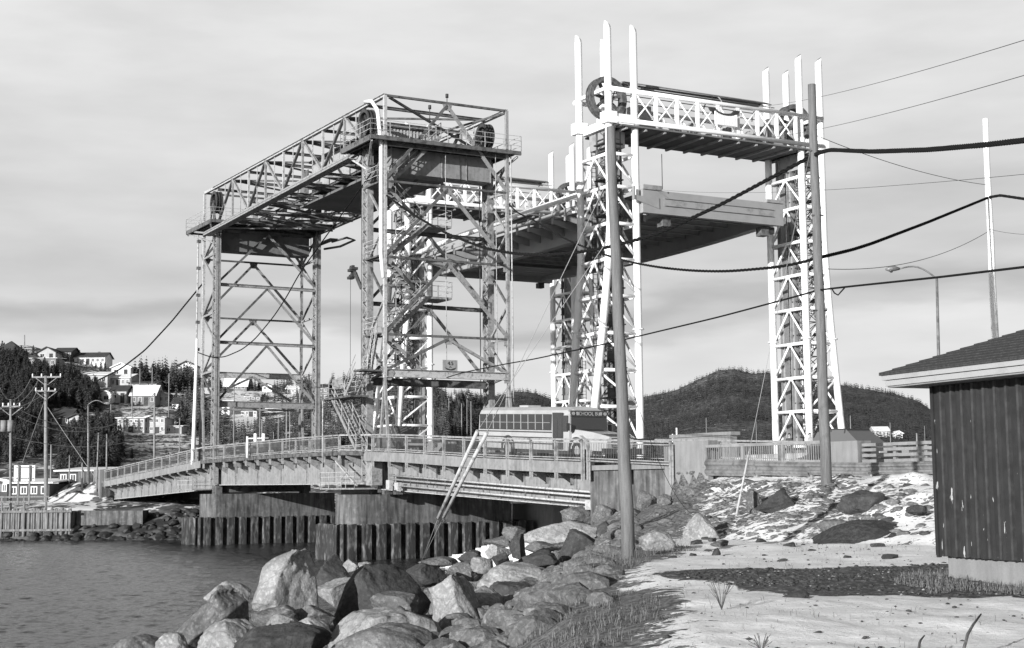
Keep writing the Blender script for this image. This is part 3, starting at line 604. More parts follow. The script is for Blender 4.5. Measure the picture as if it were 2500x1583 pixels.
MB().beam(B(-35.9, -.75, dz(-36)+1.0), B(-34.1, -.75, dz(-34)+1.0), .12, .08).build('railing', STEELL, OB); MB().beam(B(-5.4, -.75, 7.85), B(-.3, -.75, 7.7), .12, .08).build('railing', STEELL, OB); MB().beam(B(-5.4, -.75, 6.9), B(-.3, -.75, 6.75), .1, .05).build('railing', STEELL, OB)
# service pipes along the right approach
for i, (z0, z1) in enumerate(((5.2, 4.13), (4.97, 3.93), (4.62, 3.6))):
    MB().tube([B(.9, -.1, z0-.14*0), B(25.0, -.1, z1)], .055, 8).build('service_pipe', STEELL, OB)
for k in range(11):
    u = 1.4+k*2.3; z = 5.2-1.07*(u-.9)/24.1; MB().beam(B(u, -.02, z-.62), B(u, -.02, z+.08), .05, .05, U).build('pipe_bracket', STEELD, OB)
for u in (.7, 1.9, 23.6): z = 5.1-1.07*(u-.9)/24.1; MB().bbox(u, u+.5, -.25, 0, z-.75, z-.2 if u < 1 else z-.3).build('junction_box', STEELL, OB)
# inspection cages under the joints
for u0, u1, z in ((-7.2, -1.6, 4.45), (-39.5, -34.9, 4.45)):
    MB().bbox(u0, u1, -1.4, .2, z-.1, z).build('inspection_platform', STEEL, OB); railing([B(u0, .1, z), B(u0, -1.35, z), B(u1, -1.35, z), B(u1, .1, z)], m=STEELL)
member('brace', B(-6.2, -.7, 6.2), B(-1.6, -1.2, 4.6), .1, .1, STEELL)
MB().bbox(-1.3, -.4, -.7, .0, 4.6, 6.0).build('junction_box', STEEL, OB)
for u in (-34.6, -1.5): MB().bbox(u-.25, u+.25, .3, 8.7, 4.15, 4.7).build('bearing', STEELD, OB)
for u in (-34.9, -34.2, -3.0, -1.0, .6):
    for v in (.6, 8.2): MB().bbox(u-.2, u+.2, v-.25, v+.25, 4.03, 4.75).build('bearing', STEELD, OB)
PB, PA, FB, FA_ = -1.65, -.9, -2.35, -1.85
# piers and sheet piling
def pier(u0, u1, v0, v1, z0, z1):
    r = (u1-u0)/2; c = (u0+u1)/2; poly = [(u1, v1), (u0, v1)]+[(c+r*math.cos(t_), v0+r*.9+r*.9*math.sin(t_)) for t_ in np.linspace(math.pi, 2*math.pi, 11)]
    return MB().prism([B(u, v, z0) for u, v in poly], (0, 0, z1-z0)).build('pier', CONC, OB)
def piling(u0, u1, v0, v1, z0, z1):
    cor = [(u1, v0+.6), (u1, v1), (u0, v1), (u0, v0+.6), (u0+.8, v0), (u1-.8, v0)]; pts = []
    for (a, b), (c, d) in zip(cor, cor[1:]+cor[:1]):
        L_ = math.dist((a, b), (c, d)); n = max(2, int(L_/.95)); du, dv = (c-a)/L_, (d-b)/L_; nu, nv = dv, -du
        for i in range(n):
            s = L_*i/n; st = L_/n
            for q, o in ((0, .16), (.5, .16), (.62, -.16), (.88, -.16)): pts.append((a+du*(s+st*q)+nu*o, b+dv*(s+st*q)+nv*o))
    P = [B(u, v, 0) for u, v in pts]; n = len(P); mb = MB()
    mb.add([p+Vector((0, 0, z0)) for p in P]+[p+Vector((0, 0, z1+.05*math.sin(i*2.1))) for i, p in enumerate(P)], [(i, (i+1) % n, (i+1) % n+n, i+n) for i in range(n)])
    o = mb.build('sheet_piling', PILE, OB); MB().prism([B(u+(.25 if u == u0 else -.25)*1, v, z1-.35) for u, v in [(u1, v0+.9), (u1, v1-.3), (u0, v1-.3), (u0, v0+.9)]], (0, 0, .3)).build('cap', CONC, o)
pier(-5.0, -2.3, PB, 10.1, 1.9, 4.03); pier(-35.6, -32.7, PA, 10.2, 1.9, 4.03)
piling(-5.9, -1.6, FB, 11.3, -1.5, 2.2); piling(-36.4, -32.0, FA_, 11.6, -1.5, 2.18)
MB().tube([B(-2.2, 10.2, 2.2), B(-2.2, 10.2, 4.1)], .06, 6).build('drain_pipe', STEELL, OB)
# near abutment and wing wall, far abutment
ab = MB(); ab.bbox(24.4, 30.7, -.45, 9.9, 1.5, 5.18); ab.build('abutment', CONC, OB)
MB().bbox(30.72, 33.9, -.6, -.1, 3.2, 6.33).build('end_pillar', CONCL, OB); MB().bbox(24.5, 30.7, -.62, -.46, 5.19, 5.42).build('coping', CONCL, OB)
ab = MB(); ab.bbox(-69.5, -66.6, -.9, 10, .8, 5.1); ab.bbox(-73.0, -66.0, 1.2, 8.5, -1, 3.4); ab.build('abutment', CONC, OB)
MB().bbox(-69.2, -66.6, -1.1, -.4, 3.0, 6.45).build('end_pillar', CONCL, OB); MB().bbox(-75, -70.5, -1.3, -.4, 2.6, 6.3).build('wing_wall', CONC, OB)
MB().bbox(-68.5, -38, 9.5, 10.6, -1, 3.3).build('retaining_wall', CONC, OB)
# roadway beyond the near abutment
mb = MB(); mb.bbox(30.71, 33.9, -.09, 9.4, 5.12, 5.2); rd = mb
mb = MB(); mb.add([B(30.75, -.05, 5.2), B(30.75, 9.4, 5.2), B(230, 9.4, 5.2), B(230, -.7, 5.2), B(33.9, -.7, 5.2)], [(0, 1, 2, 3, 4)]); tag(mb.build('road', ASPH), kind='structure')
# ------------------------------------------------------------------ new lift bridge (white tubular towers)
NBB = thing('new_lift_bridge', B(-6, 29, 3), 'newer lift bridge with tall white tubular towers, rising behind the old grey one', 'bridge')
def pmember(name, p, q, r, m=WHITE, par=NBB, n=10): return MB().tube([p, q], r, n).build(name, m, par)
def new_tower(uf, ub, vi, vo, out, sh, far=False):
    """vi inner and vo outer side of the tower; out is -1/+1, the way the outer pipes splay"""
    tops = 37.8; s = 1 if not far else -1
    ZL = [7.3, 10.0, 12.6, 15.25, 17.95, 20.6, 23.2, 25.9, 28.3]
    def op(u, z, outer, front):
        if not outer: return B(u, vi, z)
        sp = max(0, 23.3-z)**1.25*(.062 if out < 0 else .041) if front else max(0, 21-z)*.09
        return B(u, vo+out*sp, z)
    for u, front in ((uf, True), (ub, False)):
        for outer in (False, True):
            zz = [6.0, 8, 10, 12.6, 15.6, 18, 20.6, 23.3, 26, 37.5]
            pts = [op(u, z, outer, front) for z in zz]; mb = MB(); mb.tube(pts, .275, 14)
            top = pts[-1]; n = 14                                       # pipe end cut at a slant
            d = 1 if out < 0 else -1
            a = [top+U*.255*math.cos(2*math.pi*k/n)+V*.255*math.sin(2*math.pi*k/n) for k in range(n)]
            b = [p+Vector((0, 0, .32-1.0*d*(p-top).dot(V))) for p in a]
            mb.add(a+b, [(k, (k+1) % n, (k+1) % n+n, k+n) for k in range(n)]+[tuple(range(n, 2*n))], True)
            o = mb.build('tower_pipe', WHITE, NBB)
            MB().disc(op(u, 15.6, outer, front), (0, 0, 1), .42, .09, 16).build('flange', WHITE, o)
            MB().disc(op(u, 30.9, outer, front), (0, 0, 1), .36, .8, 16).build('collar', WHITE, o)
    for i, z in enumerate(ZL):
        for u, fr in ((uf, True), (ub, False)): pmember('strut', op(u, z, False, fr), op(u, z, True, fr), .13)
        for outer in (False, True): pmember('side_strut', op(uf, z, outer, True), op(ub, z, outer, False), .13)
        if i+1 < len(ZL):
            z2 = ZL[i+1]
            a, b = (False, True)
            for u, fr in ((uf, True), (ub, False)): pmember('brace', op(u, z2-.1, b if s > 0 else a, fr), op(u, z+.1, a if s > 0 else b, fr), .085)
            for outer in (False, True):
                mid = (op(uf, z2, outer, True)+op(ub, z2, outer, False))/2
                pmember('side_brace', mid, op(uf, z+.1, outer, True), .08); pmember('side_brace', mid, op(ub, z+.1, outer, False), .08)
    # guide columns, ropes and lift shaft
    vg = vi+(-.55 if out < 0 else .55)
    for u in (ub+.75*s, (uf+ub)/2): MB().ibeam(B(u, vg, 5.5), B(u, vg, 30.5), .5, .5, U, .06).build('guide_column', GREYP, NBB)
    for k in range(5): MB().tube([B(uf-s*(.9+.22*k), (vi+vo)/2-.5*out, 8), B(uf-s*(.9+.22*k), (vi+vo)/2-.5*out, 31)], .035, 5).build('hoist_rope', STEELD, NBB)
    mb = MB(); vc = (vi+vo)/2+.25*out; uc = (uf+ub)/2+.55*s; q = .62
    for du in (-q, q):
        for dv in (-q, q): mb.beam(B(uc+du, vc+dv, 6), B(uc+du, vc+dv, 30.4), .09, .09, U)
    for k in range(27):
        z = 6.2+k*.9
        for dv in (-q, q):
            mb.beam(B(uc-q, vc+dv, z), B(uc+q, vc+dv, z), .06, .06); mb.beam(B(uc-q, vc+dv, z), B(uc+q, vc+dv, z+.9), .045, .045) if k % 2 else mb.beam(B(uc+q, vc+dv, z), B(uc-q, vc+dv, z+.9), .045, .045)
        for du in (-q, q):
            mb.beam(B(uc+du, vc-q, z), B(uc+du, vc+q, z), .06, .06); mb.beam(B(uc+du, vc-q, z), B(uc+du, vc+q, z+.9), .045, .045)
    mb.build('shaft_lattice', STEELD, NBB)
    for k in range(9): z = 8.0+k*2.65; MB().bbox(uc-.75, uc+.75, vc-.8, vc+.8, z, z+.09).bbox(uc+.5*s, uc+.7*s, vc-.75, vc-.3, z+.08, z+.75).build('rest_landing', DARKM, NBB)
    mb = MB(); L0 = (ub+.3*s, vg+.7*out)
    for dv in (-.2, .2): mb.beam(B(L0[0], L0[1]+dv, 6), B(L0[0], L0[1]+dv, 30), .05, .05, U)
    for k in range(75): z = 6.2+k*.32; mb.beam(B(L0[0], L0[1]-.2, z), B(L0[0], L0[1]+.2, z), .035, .035)
    mb.build('ladder', STEELD, NBB)
    # sheave on top, carrier box and collars
    sheave(B((uf+ub)/2, (vi+vo)/2, 32.9), U, 1.55, .6, par=NBB, m=STEELD)
    MB().bbox(min(uf, ub)+.3, max(uf, ub)-.3, min(vi, vo)+.1, max(vi, vo)-.1, 30.3, 30.9).build('sheave_bed', WHITE, NBB)
    for u in (uf, ub):
        MB().bbox(u-.35, u+.35, min(vi, vo)+.3, max(vi, vo)-.3, 30.45, 31.2).build('head_beam', WHITE, NBB)
    mb = MB(); mb.bbox(uf-.45, uf+.45, vo-.45, vo+.45, 30.45, 31.3); mb.bbox(ub-.45, ub+.45, vo-.45, vo+.45, 30.45, 31.3); mb.bbox(ub-.1, uf+.1, vo-.12-.35*0, vo+.12, 33.0, 33.25) if uf > ub else mb.bbox(uf-.1, ub+.1, vo-.12, vo+.12, 33.0, 33.25)
    mb.build('bearing_block', WHITE, NBB)
    MB().bbox(min(uf, ub)+.8, max(uf, ub)-.8, min(vi, vo)+.35, max(vi, vo)-.35, 29.0, 30.2).build('machine_box', GREYP, NBB)
new_tower(-4, -8, 21.75, 19.5, -1, 1); new_tower(-4, -8, 37.35, 39.4, 1, 1)
new_tower(-42, -38, 21.75, 19.5, -1, 1, True); new_tower(-42, -38, 37.35, 39.4, 1, 1, True)
# portal girders across the towers
def portal(uo, ui, s):
    v0, v1 = 19.3, 39.3
    for u in (uo, ui):
        pmember('portal_chord', B(u, v0, 32.97), B(u, v1, 32.97), .17); pmember('portal_chord', B(u, v0, 30.74), B(u, v1, 30.74), .17)
        vs = [21.5+1.88*k for k in range(9)]
        for k, v in enumerate(vs):
            MB().bbox(u-.1, u+.1, v-.13, v+.13, 30.85, 32.85).build('portal_post', WHITE, NBB)
            if k < 8:
                pmember('portal_brace', B(u, v+.1, 30.9), B(u, v+1.78, 32.8), .065, n=6); pmember('portal_brace', B(u+.02, v+.1, 32.8), B(u+.02, v+1.78, 30.9), .065, n=6)
    a, b = min(uo, ui), max(uo, ui)
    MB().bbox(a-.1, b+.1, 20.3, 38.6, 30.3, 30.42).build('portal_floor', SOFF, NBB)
    for k in range(11): MB().beam(B(a, 20.8+1.7*k, 30.2), B(b, 20.8+1.7*k, 30.2), .16, .17).build('floor_rib', GREYP, NBB)
    mb = MB()
    for k in range(22): v = 22.5+.66*k; mb.bbox(a+1.0+(k*13 % 5)*.25, a+1.6+(k*7 % 4)*.4, v, v+.45, 30.45, 31.0+(k*11 % 5)*.25)
    mb.bbox(a+.9, b-.9, 22.2, 23.6, 30.45, 32.3); mb.bbox(a+.9, b-.9, 34.6, 36.4, 30.45, 32.2); mb.build('drive_machinery', GREYP, NBB)
    uc = (uo+ui)/2; mb = MB()
    def arc(v, r=1.0, t=.05):
        pts = [B(uc+s*(1.25*math.cos(th)), v, 33.1+1.15*math.sin(th)) for th in np.linspace(0, math.pi, 13)]; mb.tube(pts, t, 6)
    for v in (22.0, 30.4, 35.2): arc(v)
    for k, th in enumerate(np.linspace(.15, math.pi-.15, 8)): mb.tube([B(uc+s*1.25*math.cos(th), 21.6, 33.1+1.15*math.sin(th)), B(uc+s*1.25*math.cos(th), 35.6, 33.1+1.15*math.sin(th))], .04, 5)
    th = np.linspace(1.0, 2.1, 5)
    for i in range(4):
        mb.hexa([B(uc+s*(1.32+o)*math.cos(t_), v, 33.1+(1.2+o)*math.sin(t_)) for o in (0, .04) for t_, v in ((th[i], 21.8), (th[i+1], 21.8), (th[i+1], 35.4), (th[i], 35.4))])
    mb.build('canopy', GREYP, NBB)
portal(-3.6, -8.4, 1); portal(-42.4, -37.6, -1)
# curved drive guard hung on the near portal
mb = MB(); mb2 = MB(); th = np.linspace(math.pi*1.02, math.pi*1.98, 14)
for mb_, r0, r1, zc, so_ in ((mb, .92, 1.12, 32.6, 0), (mb2, .9, 1.1, 32.0, .03)):
    for i in range(13):
        mb_.hexa([B(-3.35+so_-.25*k2, 29.55+math.cos(t_)*r_*1.0, zc+.0+math.sin(t_)*r_*.42) for k2 in (0, 1) for t_, r_ in ((th[i], r0), (th[i+1], r0), (th[i+1], r1*1.25), (th[i], r1*1.25))])
g_ = mb.build('drive_guard', DARKM, NBB)
mb3 = MB()
for k in range(14): v = 28.5+.15*k; zt_ = 32.55-.45*math.sqrt(max(0, 1-((v-29.55)/1.15)**2)); mb3.bbox(-3.3, -3.2, v, v+.11, 31.25, zt_-.1)
mb3.build('guard_lower', WHITE, NBB); 
# ropes on the side, aerial
MB().tube([B(-3.0, 23.4, 25.8), B(-3.0, 23.4, 28.4)], .03, 5).build('aerial', DARKM, NBB)
# concrete footings
for v0, v1 in ((15.5, 23.5), (35.8, 43.5)):
    MB().bbox(-10, -2, v0, v1, -1, 5.9).build('footing', CONCL, NBB); MB().bbox(-44, -36, v0, v1, -1, 6.0).build('footing', CONCL, NBB)
MB().bbox(-6, .1, 12, 35.7, -.5, 3.28).build('pier_wall', CONCL, NBB)
MB().bbox(-1.9, 60, 21.3, 36.6, 5.5, 6.0).build('approach_slab', CONCL, NBB); 
MB().bbox(8.3, 14.1, 15.8, 16.3, 5.9, 7.35).build('parapet', CONCL, NBB); MB().bbox(8.1, 14.3, 15.7, 16.4, 7.353, 7.55).build('coping', CONCL, NBB)
# ------------------------------------------------------------------ raised lift span
LS = thing('lift_span', B(-22, 29, 24.4), 'raised grey road deck hanging high between the white towers', 'lift span')
u0, u1 = -39.0, -3.4
MB().bbox(u1-.5, u1, 21.95, 34.9, 24.05, 25.75).build('end_beam', PLATE, LS); MB().bbox(u1-.7, u1+.1, 21.95, 23.6, 25.76, 26.1).build('end_box', GREYP, LS); MB().bbox(u1-.7, u1+.1, 33.3, 34.9, 25.76, 26.0).build('end_box', GREYP, LS)
MB().bbox(u0, u0+.6, 22, 35.2, 24.0, 25.5).build('end_beam', PLATE, LS)
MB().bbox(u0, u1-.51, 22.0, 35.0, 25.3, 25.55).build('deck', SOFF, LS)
for gv in (23.4, 34.0):
    uu = np.linspace(u0+.65, u1-.55, 15); mb = MB(); zb = lambda u: 23.75+.5*((u-(u0+u1)/2)/((u1-u0)/2))**2
    for a, b in zip(uu, uu[1:]): hx(mb, a, b, gv, gv+.3, zb, lambda u: 25.29); hx(mb, a, b, gv-.2, gv+.5, lambda u: zb(u)-.08, lambda u: zb(u)-.004)
    mb.build('girder', PLATE, LS)
for k in range(19):
    u = u0+1.4+k*1.9
    MB().ibeam(B(u, 23.8, 24.95), B(u, 33.9, 24.95), .22, .55).build('floor_beam', GREYP, LS)
    mb = MB(); mb.prism([B(u-.06, 23.35, 25.2), B(u-.06, 21.2, 25.25), B(u-.06, 21.2, 24.95), B(u-.06, 23.35, 24.4)], U*.12); mb.build('bracket', PLATE, LS)
    MB().bbox(u-.12, u+.12, 21.1, 21.22, 24.9, 25.9).build('rail_post', PLATE, LS)
MB().beam(B(u0, 21.1, 25.6), B(u1-1, 21.1, 25.6), .12, .3).build('edge_beam', PLATE, LS)
MB().tube([B(u0-2.5, 21.0, 25.95), B(-30, 21.0, 26.35), B(-15, 21.0, 26.5), B(-9, 21.0, 26.5)], .24, 12).build('guard_pipe', WHITE, LS)
MB().beam(B(u0, 21.9, 25.75), B(u1-1, 21.9, 26.1), .14, .12).build('inner_rail', PLATE, LS)
for v in (26, 28.5, 31): MB().beam(B(u0+.7, v, 25.18), B(u1-.6, v, 25.18), .18, .2).build('stringer', GREYP, LS)
for k in range(5): MB().bbox(u0+.8+k*1.05, u0+1.65+k*1.05, 23.8, 33.95, 24.5, 24.56).build('soffit_panel', PLATE, LS)
for v in (24.4, 33.6): mb = MB(); mb.bbox(u1-1.3, u1-.55, v-.35, v+.35, 23.3, 24.0); mb.build('seat_bearing', STEELD, LS)
for u in (u0-.1, u1-.9):
    for v in (22.3, 34.2): MB().bbox(u-.3, u+.3, v-.3, v+.3, 23.5, 23.99).build('lifting_lug', DARKM, LS)
# ------------------------------------------------------------------ vehicles (built along the road axis: a forward, b across, z up)
BUSP = mat('bus body paint', .40, .35, .8, .4, lo=.45, hi=.6, fine=.03); BUSD = mat('bus black trim', .05, rough=.5); BUSR = mat('bus roof paint', .42, .36, .8, .5)
CARGL = mat('car window glass', .12, rough=.15, spec=.6)
CARD = mat('dark car paint', .035, rough=.25, spec=.5); CARG = mat('grey car paint', .10, rough=.3)
def carbox(fr, mb, a0, a1, b0, b1, z0, z1): return mb.hexa([fr(a, b, z) for z in (z0, z1) for a, b in ((a0, b0), (a1, b0), (a1, b1), (a0, b1))])
def wheel(fr, a, b, r, w_, par, name='wheel'):
    c = fr(a, b, r); mb = MB(); ax = (fr(a, b+1, r)-c).normalized(); mb.disc(c, ax, r, w_, 24, r*.58); o = mb.build(name, TYRE, par)
    rm = MB(); rm.disc(c, ax, r*.58, w_*.7, 20); 
    for k in range(6): th = k*math.pi/3; rm.disc(c-ax*w_*.36+(fr(a+1, b, r)-c).normalized()*math.cos(th)*r*.32+Vector((0, 0, 1))*math.sin(th)*r*.32, ax, r*.09, .03, 8)
    rm.build('rim', GREYP, o); return o
def loft(fr, secs, name, m, par, smooth=False):
    """secs: list of (a, [(b, z), ...]) cross sections"""
    mb = MB(); n = len(secs[0][1]); vs = [fr(a, b, z) for a, pr in secs for b, z in pr]
    fs = [(i*n+k, i*n+(k+1) % n, (i+1)*n+(k+1) % n, (i+1)*n+k) for i in range(len(secs)-1) for k in range(n)]
    fs += [tuple(range(n))[::-1], tuple((len(secs)-1)*n+k for k in range(n))]; mb.add(vs, fs, smooth); return mb.build(name, m, par)
def school_bus():
    z0, z1 = dz(11.2)-.1, dz(18.4)-.12; sl_ = (z1-z0)/7.2; V0 = 2.5
    fr = lambda a, b, z: B(7.7+a, V0+b, z0+sl_*(a-3.5)+z)
    t = thing('school_bus', fr(6, 1.2, 0), 'long school bus with a bonnet nose crossing the old grey bridge', 'bus')
    P_ = [(0, .5), (0, 1.6), (.04, 2.35), (.16, 2.62), (.5, 2.78), (1.2, 2.82), (1.9, 2.78), (2.24, 2.62), (2.36, 2.35), (2.4, 1.6), (2.4, .5)]
    body = loft(fr, [(0, [(b, z) if z < 1.7 else (b, z) for b, z in P_]), (9.55, P_), (10.05, [(b, min(z, 2.5)) for b, z in P_])], 'body', BUSP, t)
    loft(fr, [(-.03, [(b*.97+.03, z+.02) for b, z in P_[3:8]]+[(2.2, 2.60), (.2, 2.60)]), (9.7, [(b*.97+.03, z+.02) for b, z in P_[3:8]]+[(2.2, 2.60), (.2, 2.60)])], 'roof', BUSR, t)
    MB().hexa([fr(a, b, z) for z in (2.80, 2.92) for a, b in ((3.4, .8), (4.4, .8), (4.4, 1.6), (3.4, 1.6))]).build('roof_hatch', BUSP, t)
    mb = carbox(fr, MB(), .15, 8.25, -.022, -.002, 1.55, 2.42); mb.build('window_band', BUSD, t)
    for k in range(10):
        a = .28+k*.795; wd = MB(); carbox(fr, wd, a, a+.70, -.035, -.024, 1.98, 2.36); carbox(fr, wd, a, a+.70, -.035, -.024, 1.60, 1.95); w1 = wd.build('window', GLASS, t)
        carbox(fr, MB(), a, a+.70, -.042, -.036, 1.95, 1.975).build('sash_bar', GREYP, w1)
    for k in range(1, 10): carbox(fr, MB(), .21+k*.795, .25+k*.795, -.05, -.023, 1.58, 2.4).build('window_post', BUSP, t)
    for z in (1.42, 1.12, .80): carbox(fr, MB(), 0, 8.3, -.03, -.001, z, z+.06).build('rub_rail', BUSD, t)
    d = carbox(fr, MB(), 8.4, 9.45, -.03, -.002, .55, 2.5).build('door', BUSD, t)
    for a in (8.5, 8.98): carbox(fr, MB(), a, a+.4, -.045, -.032, .95, 2.2).build('pane', GLASS, d)
    # front
    ws = MB(); ws.hexa([fr(9.98, .1, 1.5), fr(10.1, .1, 1.5), fr(10.1, 2.3, 1.5), fr(9.98, 2.3, 1.5), fr(9.72, .12, 2.42), fr(10.08, .12, 2.28), fr(10.08, 2.28, 2.28), fr(9.72, 2.28, 2.42)]); ws.build('windscreen', GLASS, t)
    hs = carbox(fr, MB(), 10.0, 10.13, .1, 2.3, 2.3, 2.62).build('header_sign', BUSD, t)
    text('lettering', 'SCHOOL BUS', .27, fr(10.15, 1.2, 2.45), V, (0, 0, 1), BUSP, hs)
    for b in (.22, .5, 1.9, 2.18): MB().disc(fr(10.15, b, 2.46), U, .09, .04, 12).build('flasher', GREYP, t)
    carbox(fr, MB(), 9.46, 9.95, -.03, -.002, 1.5, 2.35).build('side_pane', GLASS, t)
    prh = lambda w0, w1, zt: [(w0, .55), (w0, zt-.25), (w0+.18, zt), (w1-.18, zt), (w1, zt-.25), (w1, .55)]
    loft(fr, [(10.06, prh(.15, 2.25, 1.62)), (11.6, prh(.28, 2.12, 1.50)), (13.0, prh(.42, 1.98, 1.28))], 'bonnet', BUSP, t)
    mb = MB(); mb.hexa([fr(10.1, .5, 1.625), fr(12.9, .7, 1.30), fr(12.9, 1.7, 1.30), fr(10.1, 1.9, 1.625), fr(10.1, .5, 1.65), fr(12.9, .7, 1.33), fr(12.9, 1.7, 1.33), fr(10.1, 1.9, 1.65)]); mb.build('bonnet_panel', BUSD, t)
    g_ = MB(); carbox(fr, g_, 13.0, 13.06, .7, 1.7, .75, 1.22); gr = g_.build('grille', BUSD, t)
    for k in range(5): carbox(fr, MB(), 13.05, 13.08, .72, 1.68, .8+k*.085, .83+k*.085).build('grille_bar', CHROME, gr)
    for b in (.52, 1.88): carbox(fr, MB(), 12.98, 13.07, b-.12, b+.12, 1.0, 1.18).build('headlight', CHROME, t)
    carbox(fr, MB(), 13.1, 13.3, .05, 2.35, .42, .70).build('bumper', BUSD, t); carbox(fr, MB(), 13.305, 13.32, .8, 1.6, .5, .62).build('number_plate', CHROME, t)
    for a in (3.5, 10.75):
        for b in (.0, 2.1): wheel(fr, a, b+.15, .5, .3, t)
        mb = MB(); pts = [fr(a+.68*math.cos(th), -.02, .52+.66*math.sin(th)) for th in np.linspace(-.05, math.pi+.05, 13)]; mb.tube(pts, .07, 6); mb.build('wheel_arch', BUSD, t)
    mb = MB(); mb.prism([fr(10.1, .02, 1.15), fr(10.1, .02, .62), fr(11.6, .02, .62), fr(11.45, .02, 1.12), fr(11.0, .02, 1.32)], V*.22); mb.build('wing', BUSP, t)
    for b in (-.25, 2.6): mb = MB(); mb.tube([fr(10.0, 0.05 if b < 0 else 2.35, 1.9), fr(10.35, b, 1.95), fr(10.35, b, 1.6)], .02, 5); carbox(fr, mb, 10.3, 10.36, b-.1, b+.1, 1.55, 1.95); mb.build('mirror', BUSD, t)
    carbox(fr, MB(), .4, 3.0, .1, .3, .35, .52).build('skirt_frame', BUSD, t); carbox(fr, MB(), 4.3, 9.8, .1, .3, .32, .52).build('skirt_frame', BUSD, t)
    carbox(fr, MB(), -.2, -.02, .1, 2.3, .45, .65).build('bumper', BUSD, t)
school_bus()
def suv(u0, v0, label, fwd=1, m=CARD, L_=4.6, group=None, zoff=0, H=1.72):
    z0 = dz(u0)-.09+zoff; fr = lambda a, b, z: B(u0+fwd*a, v0+b, z0+z); W_ = 1.85
    t = thing('parked_car' if False else 'car', fr(L_/2, .9, 0), label, 'car', group)
    sec = lambda z0_, z1_, in_: [(in_, z0_), (in_-.02, (z0_+z1_)/2), (in_+.06, z1_), (W_-in_-.06, z1_), (W_-in_+.02, (z0_+z1_)/2), (W_-in_, z0_)]
    loft(fr, [(0, sec(.42, .95, .1)), (.2, sec(.32, 1.02, .02)), (L_*.72, sec(.30, 1.02, .02)), (L_-.35, sec(.32, .90, .05)), (L_, sec(.40, .78, .14))], 'body', m, t)
    cs = lambda zt, i0, i1: [(i0, 1.0), (i1, zt), (W_-i1, zt), (W_-i0, 1.0)]
    loft(fr, [(.12, cs(1.05, .08, .1)), (.5, cs(H-.08, .08, .24)), (1.2, cs(H, .08, .26)), (L_*.52, cs(H-.04, .08, .26)), (L_*.72, cs(1.06, .08, .14))], 'cabin', CARGL, t)
    loft(fr, [(.5, [(.26, H-.09), (.3, H-.02), (W_-.3, H-.02), (W_-.26, H-.09)]), (1.2, [(.25, H-.02), (.3, H+.05), (W_-.3, H+.05), (W_-.25, H-.02)]), (L_*.53, [(.26, H-.06), (.3, H+.01), (W_-.3, H+.01), (W_-.26, H-.06)])], 'roof', m, t)
    for a in (.55, 1.35, 2.25):
        for b in (.12, W_-.16): MB().hexa([fr(a, b, 1.0), fr(a+.1, b, 1.0), fr(a+.1, b+.04, 1.0), fr(a, b+.04, 1.0), fr(a+.02, b+(.13 if b < 1 else -.13), H-.03), fr(a+.1, b+(.13 if b < 1 else -.13), H-.03), fr(a+.1, b+(.17 if b < 1 else -.09), H-.03), fr(a+.02, b+(.17 if b < 1 else -.09), H-.03)]).build('window_post', m, t)
    for a in (.85, L_-.9):
        for b in (.1, W_-.1): wheel(fr, a, b, .34, .22, t)
    for b in (.3, W_-.3): carbox(fr, MB(), L_-.06, L_+.015, b-.2, b+.2, .62, .76).build('headlight', CHROME, t)
    carbox(fr, MB(), L_-.02, L_+.02, .55, W_-.55, .55, .76).build('grille', BUSD, t); carbox(fr, MB(), L_-.1, L_+.06, .08, W_-.08, .38, .52).build('bumper', CHROME if m is CARG else BUSD, t)
    carbox(fr, MB(), 1.35, 1.6, -.1, .05, 1.0, 1.15).build('mirror', m, t)
    return t
suv(-8.0, 2.9, 'dark estate car driving through the near old bridge tower ahead of the bus', m=CARG)
suv(-33.6, 2.9, 'dark car seen through the railing on the middle span of the old bridge')
suv(32.0, 6.3, 'dark estate car on the road behind the long grey railing, its roof above the rail', zoff=-.10)
# jersey barrier with a number, traffic gate
jb = thing('concrete_barrier', B(-10, 9.1, dz(-10)-.1), 'pale concrete barrier marked 50 behind the old bridge railing', 'barrier'); z = dz(-10)-.1
MB().prism([B(-12.9, 8.75, z), B(-12.9, 9.35, z), B(-12.9, 9.15, z+.35), B(-12.9, 9.1, z+.95), B(-12.9, 9.0, z+.95), B(-12.9, 8.95, z+.35)], U*4.8).build('block', CONCL, jb)
text('lettering', '50', .5, B(-11.0, 8.93, z+.62), U, (0, 0, 1), DARKM, jb)
g1 = ony(604, 1085, 66); 
tg = thing('traffic_gate', B(-33.0, 8.9, dz(-33)-.1), 'white traffic gate arm with two panels at the far end of the old bridge deck', 'traffic gate'); z = dz(-33)-.1
def gp(x, y): return ony(x, y, 111)
MB().tube([Vector((gp(604, 1100).x, 111, z)), gp(604, 1066)], .09, 8).build('post', WHITE, tg); MB().tube([gp(604, 1071), gp(656, 1070)], .045, 6).build('arm', WHITE, tg)
for x in (623, 643): a, b = gp(x-3, 1059), gp(x+3, 1078); MB().hexa([Vector((q.x if True else 0, 110.9+dy, zz)) for zz in (b.z, a.z) for q, dy in ((a, 0), (b, 0), (b, .06), (a, .06))]).build('panel', WHITE, tg)
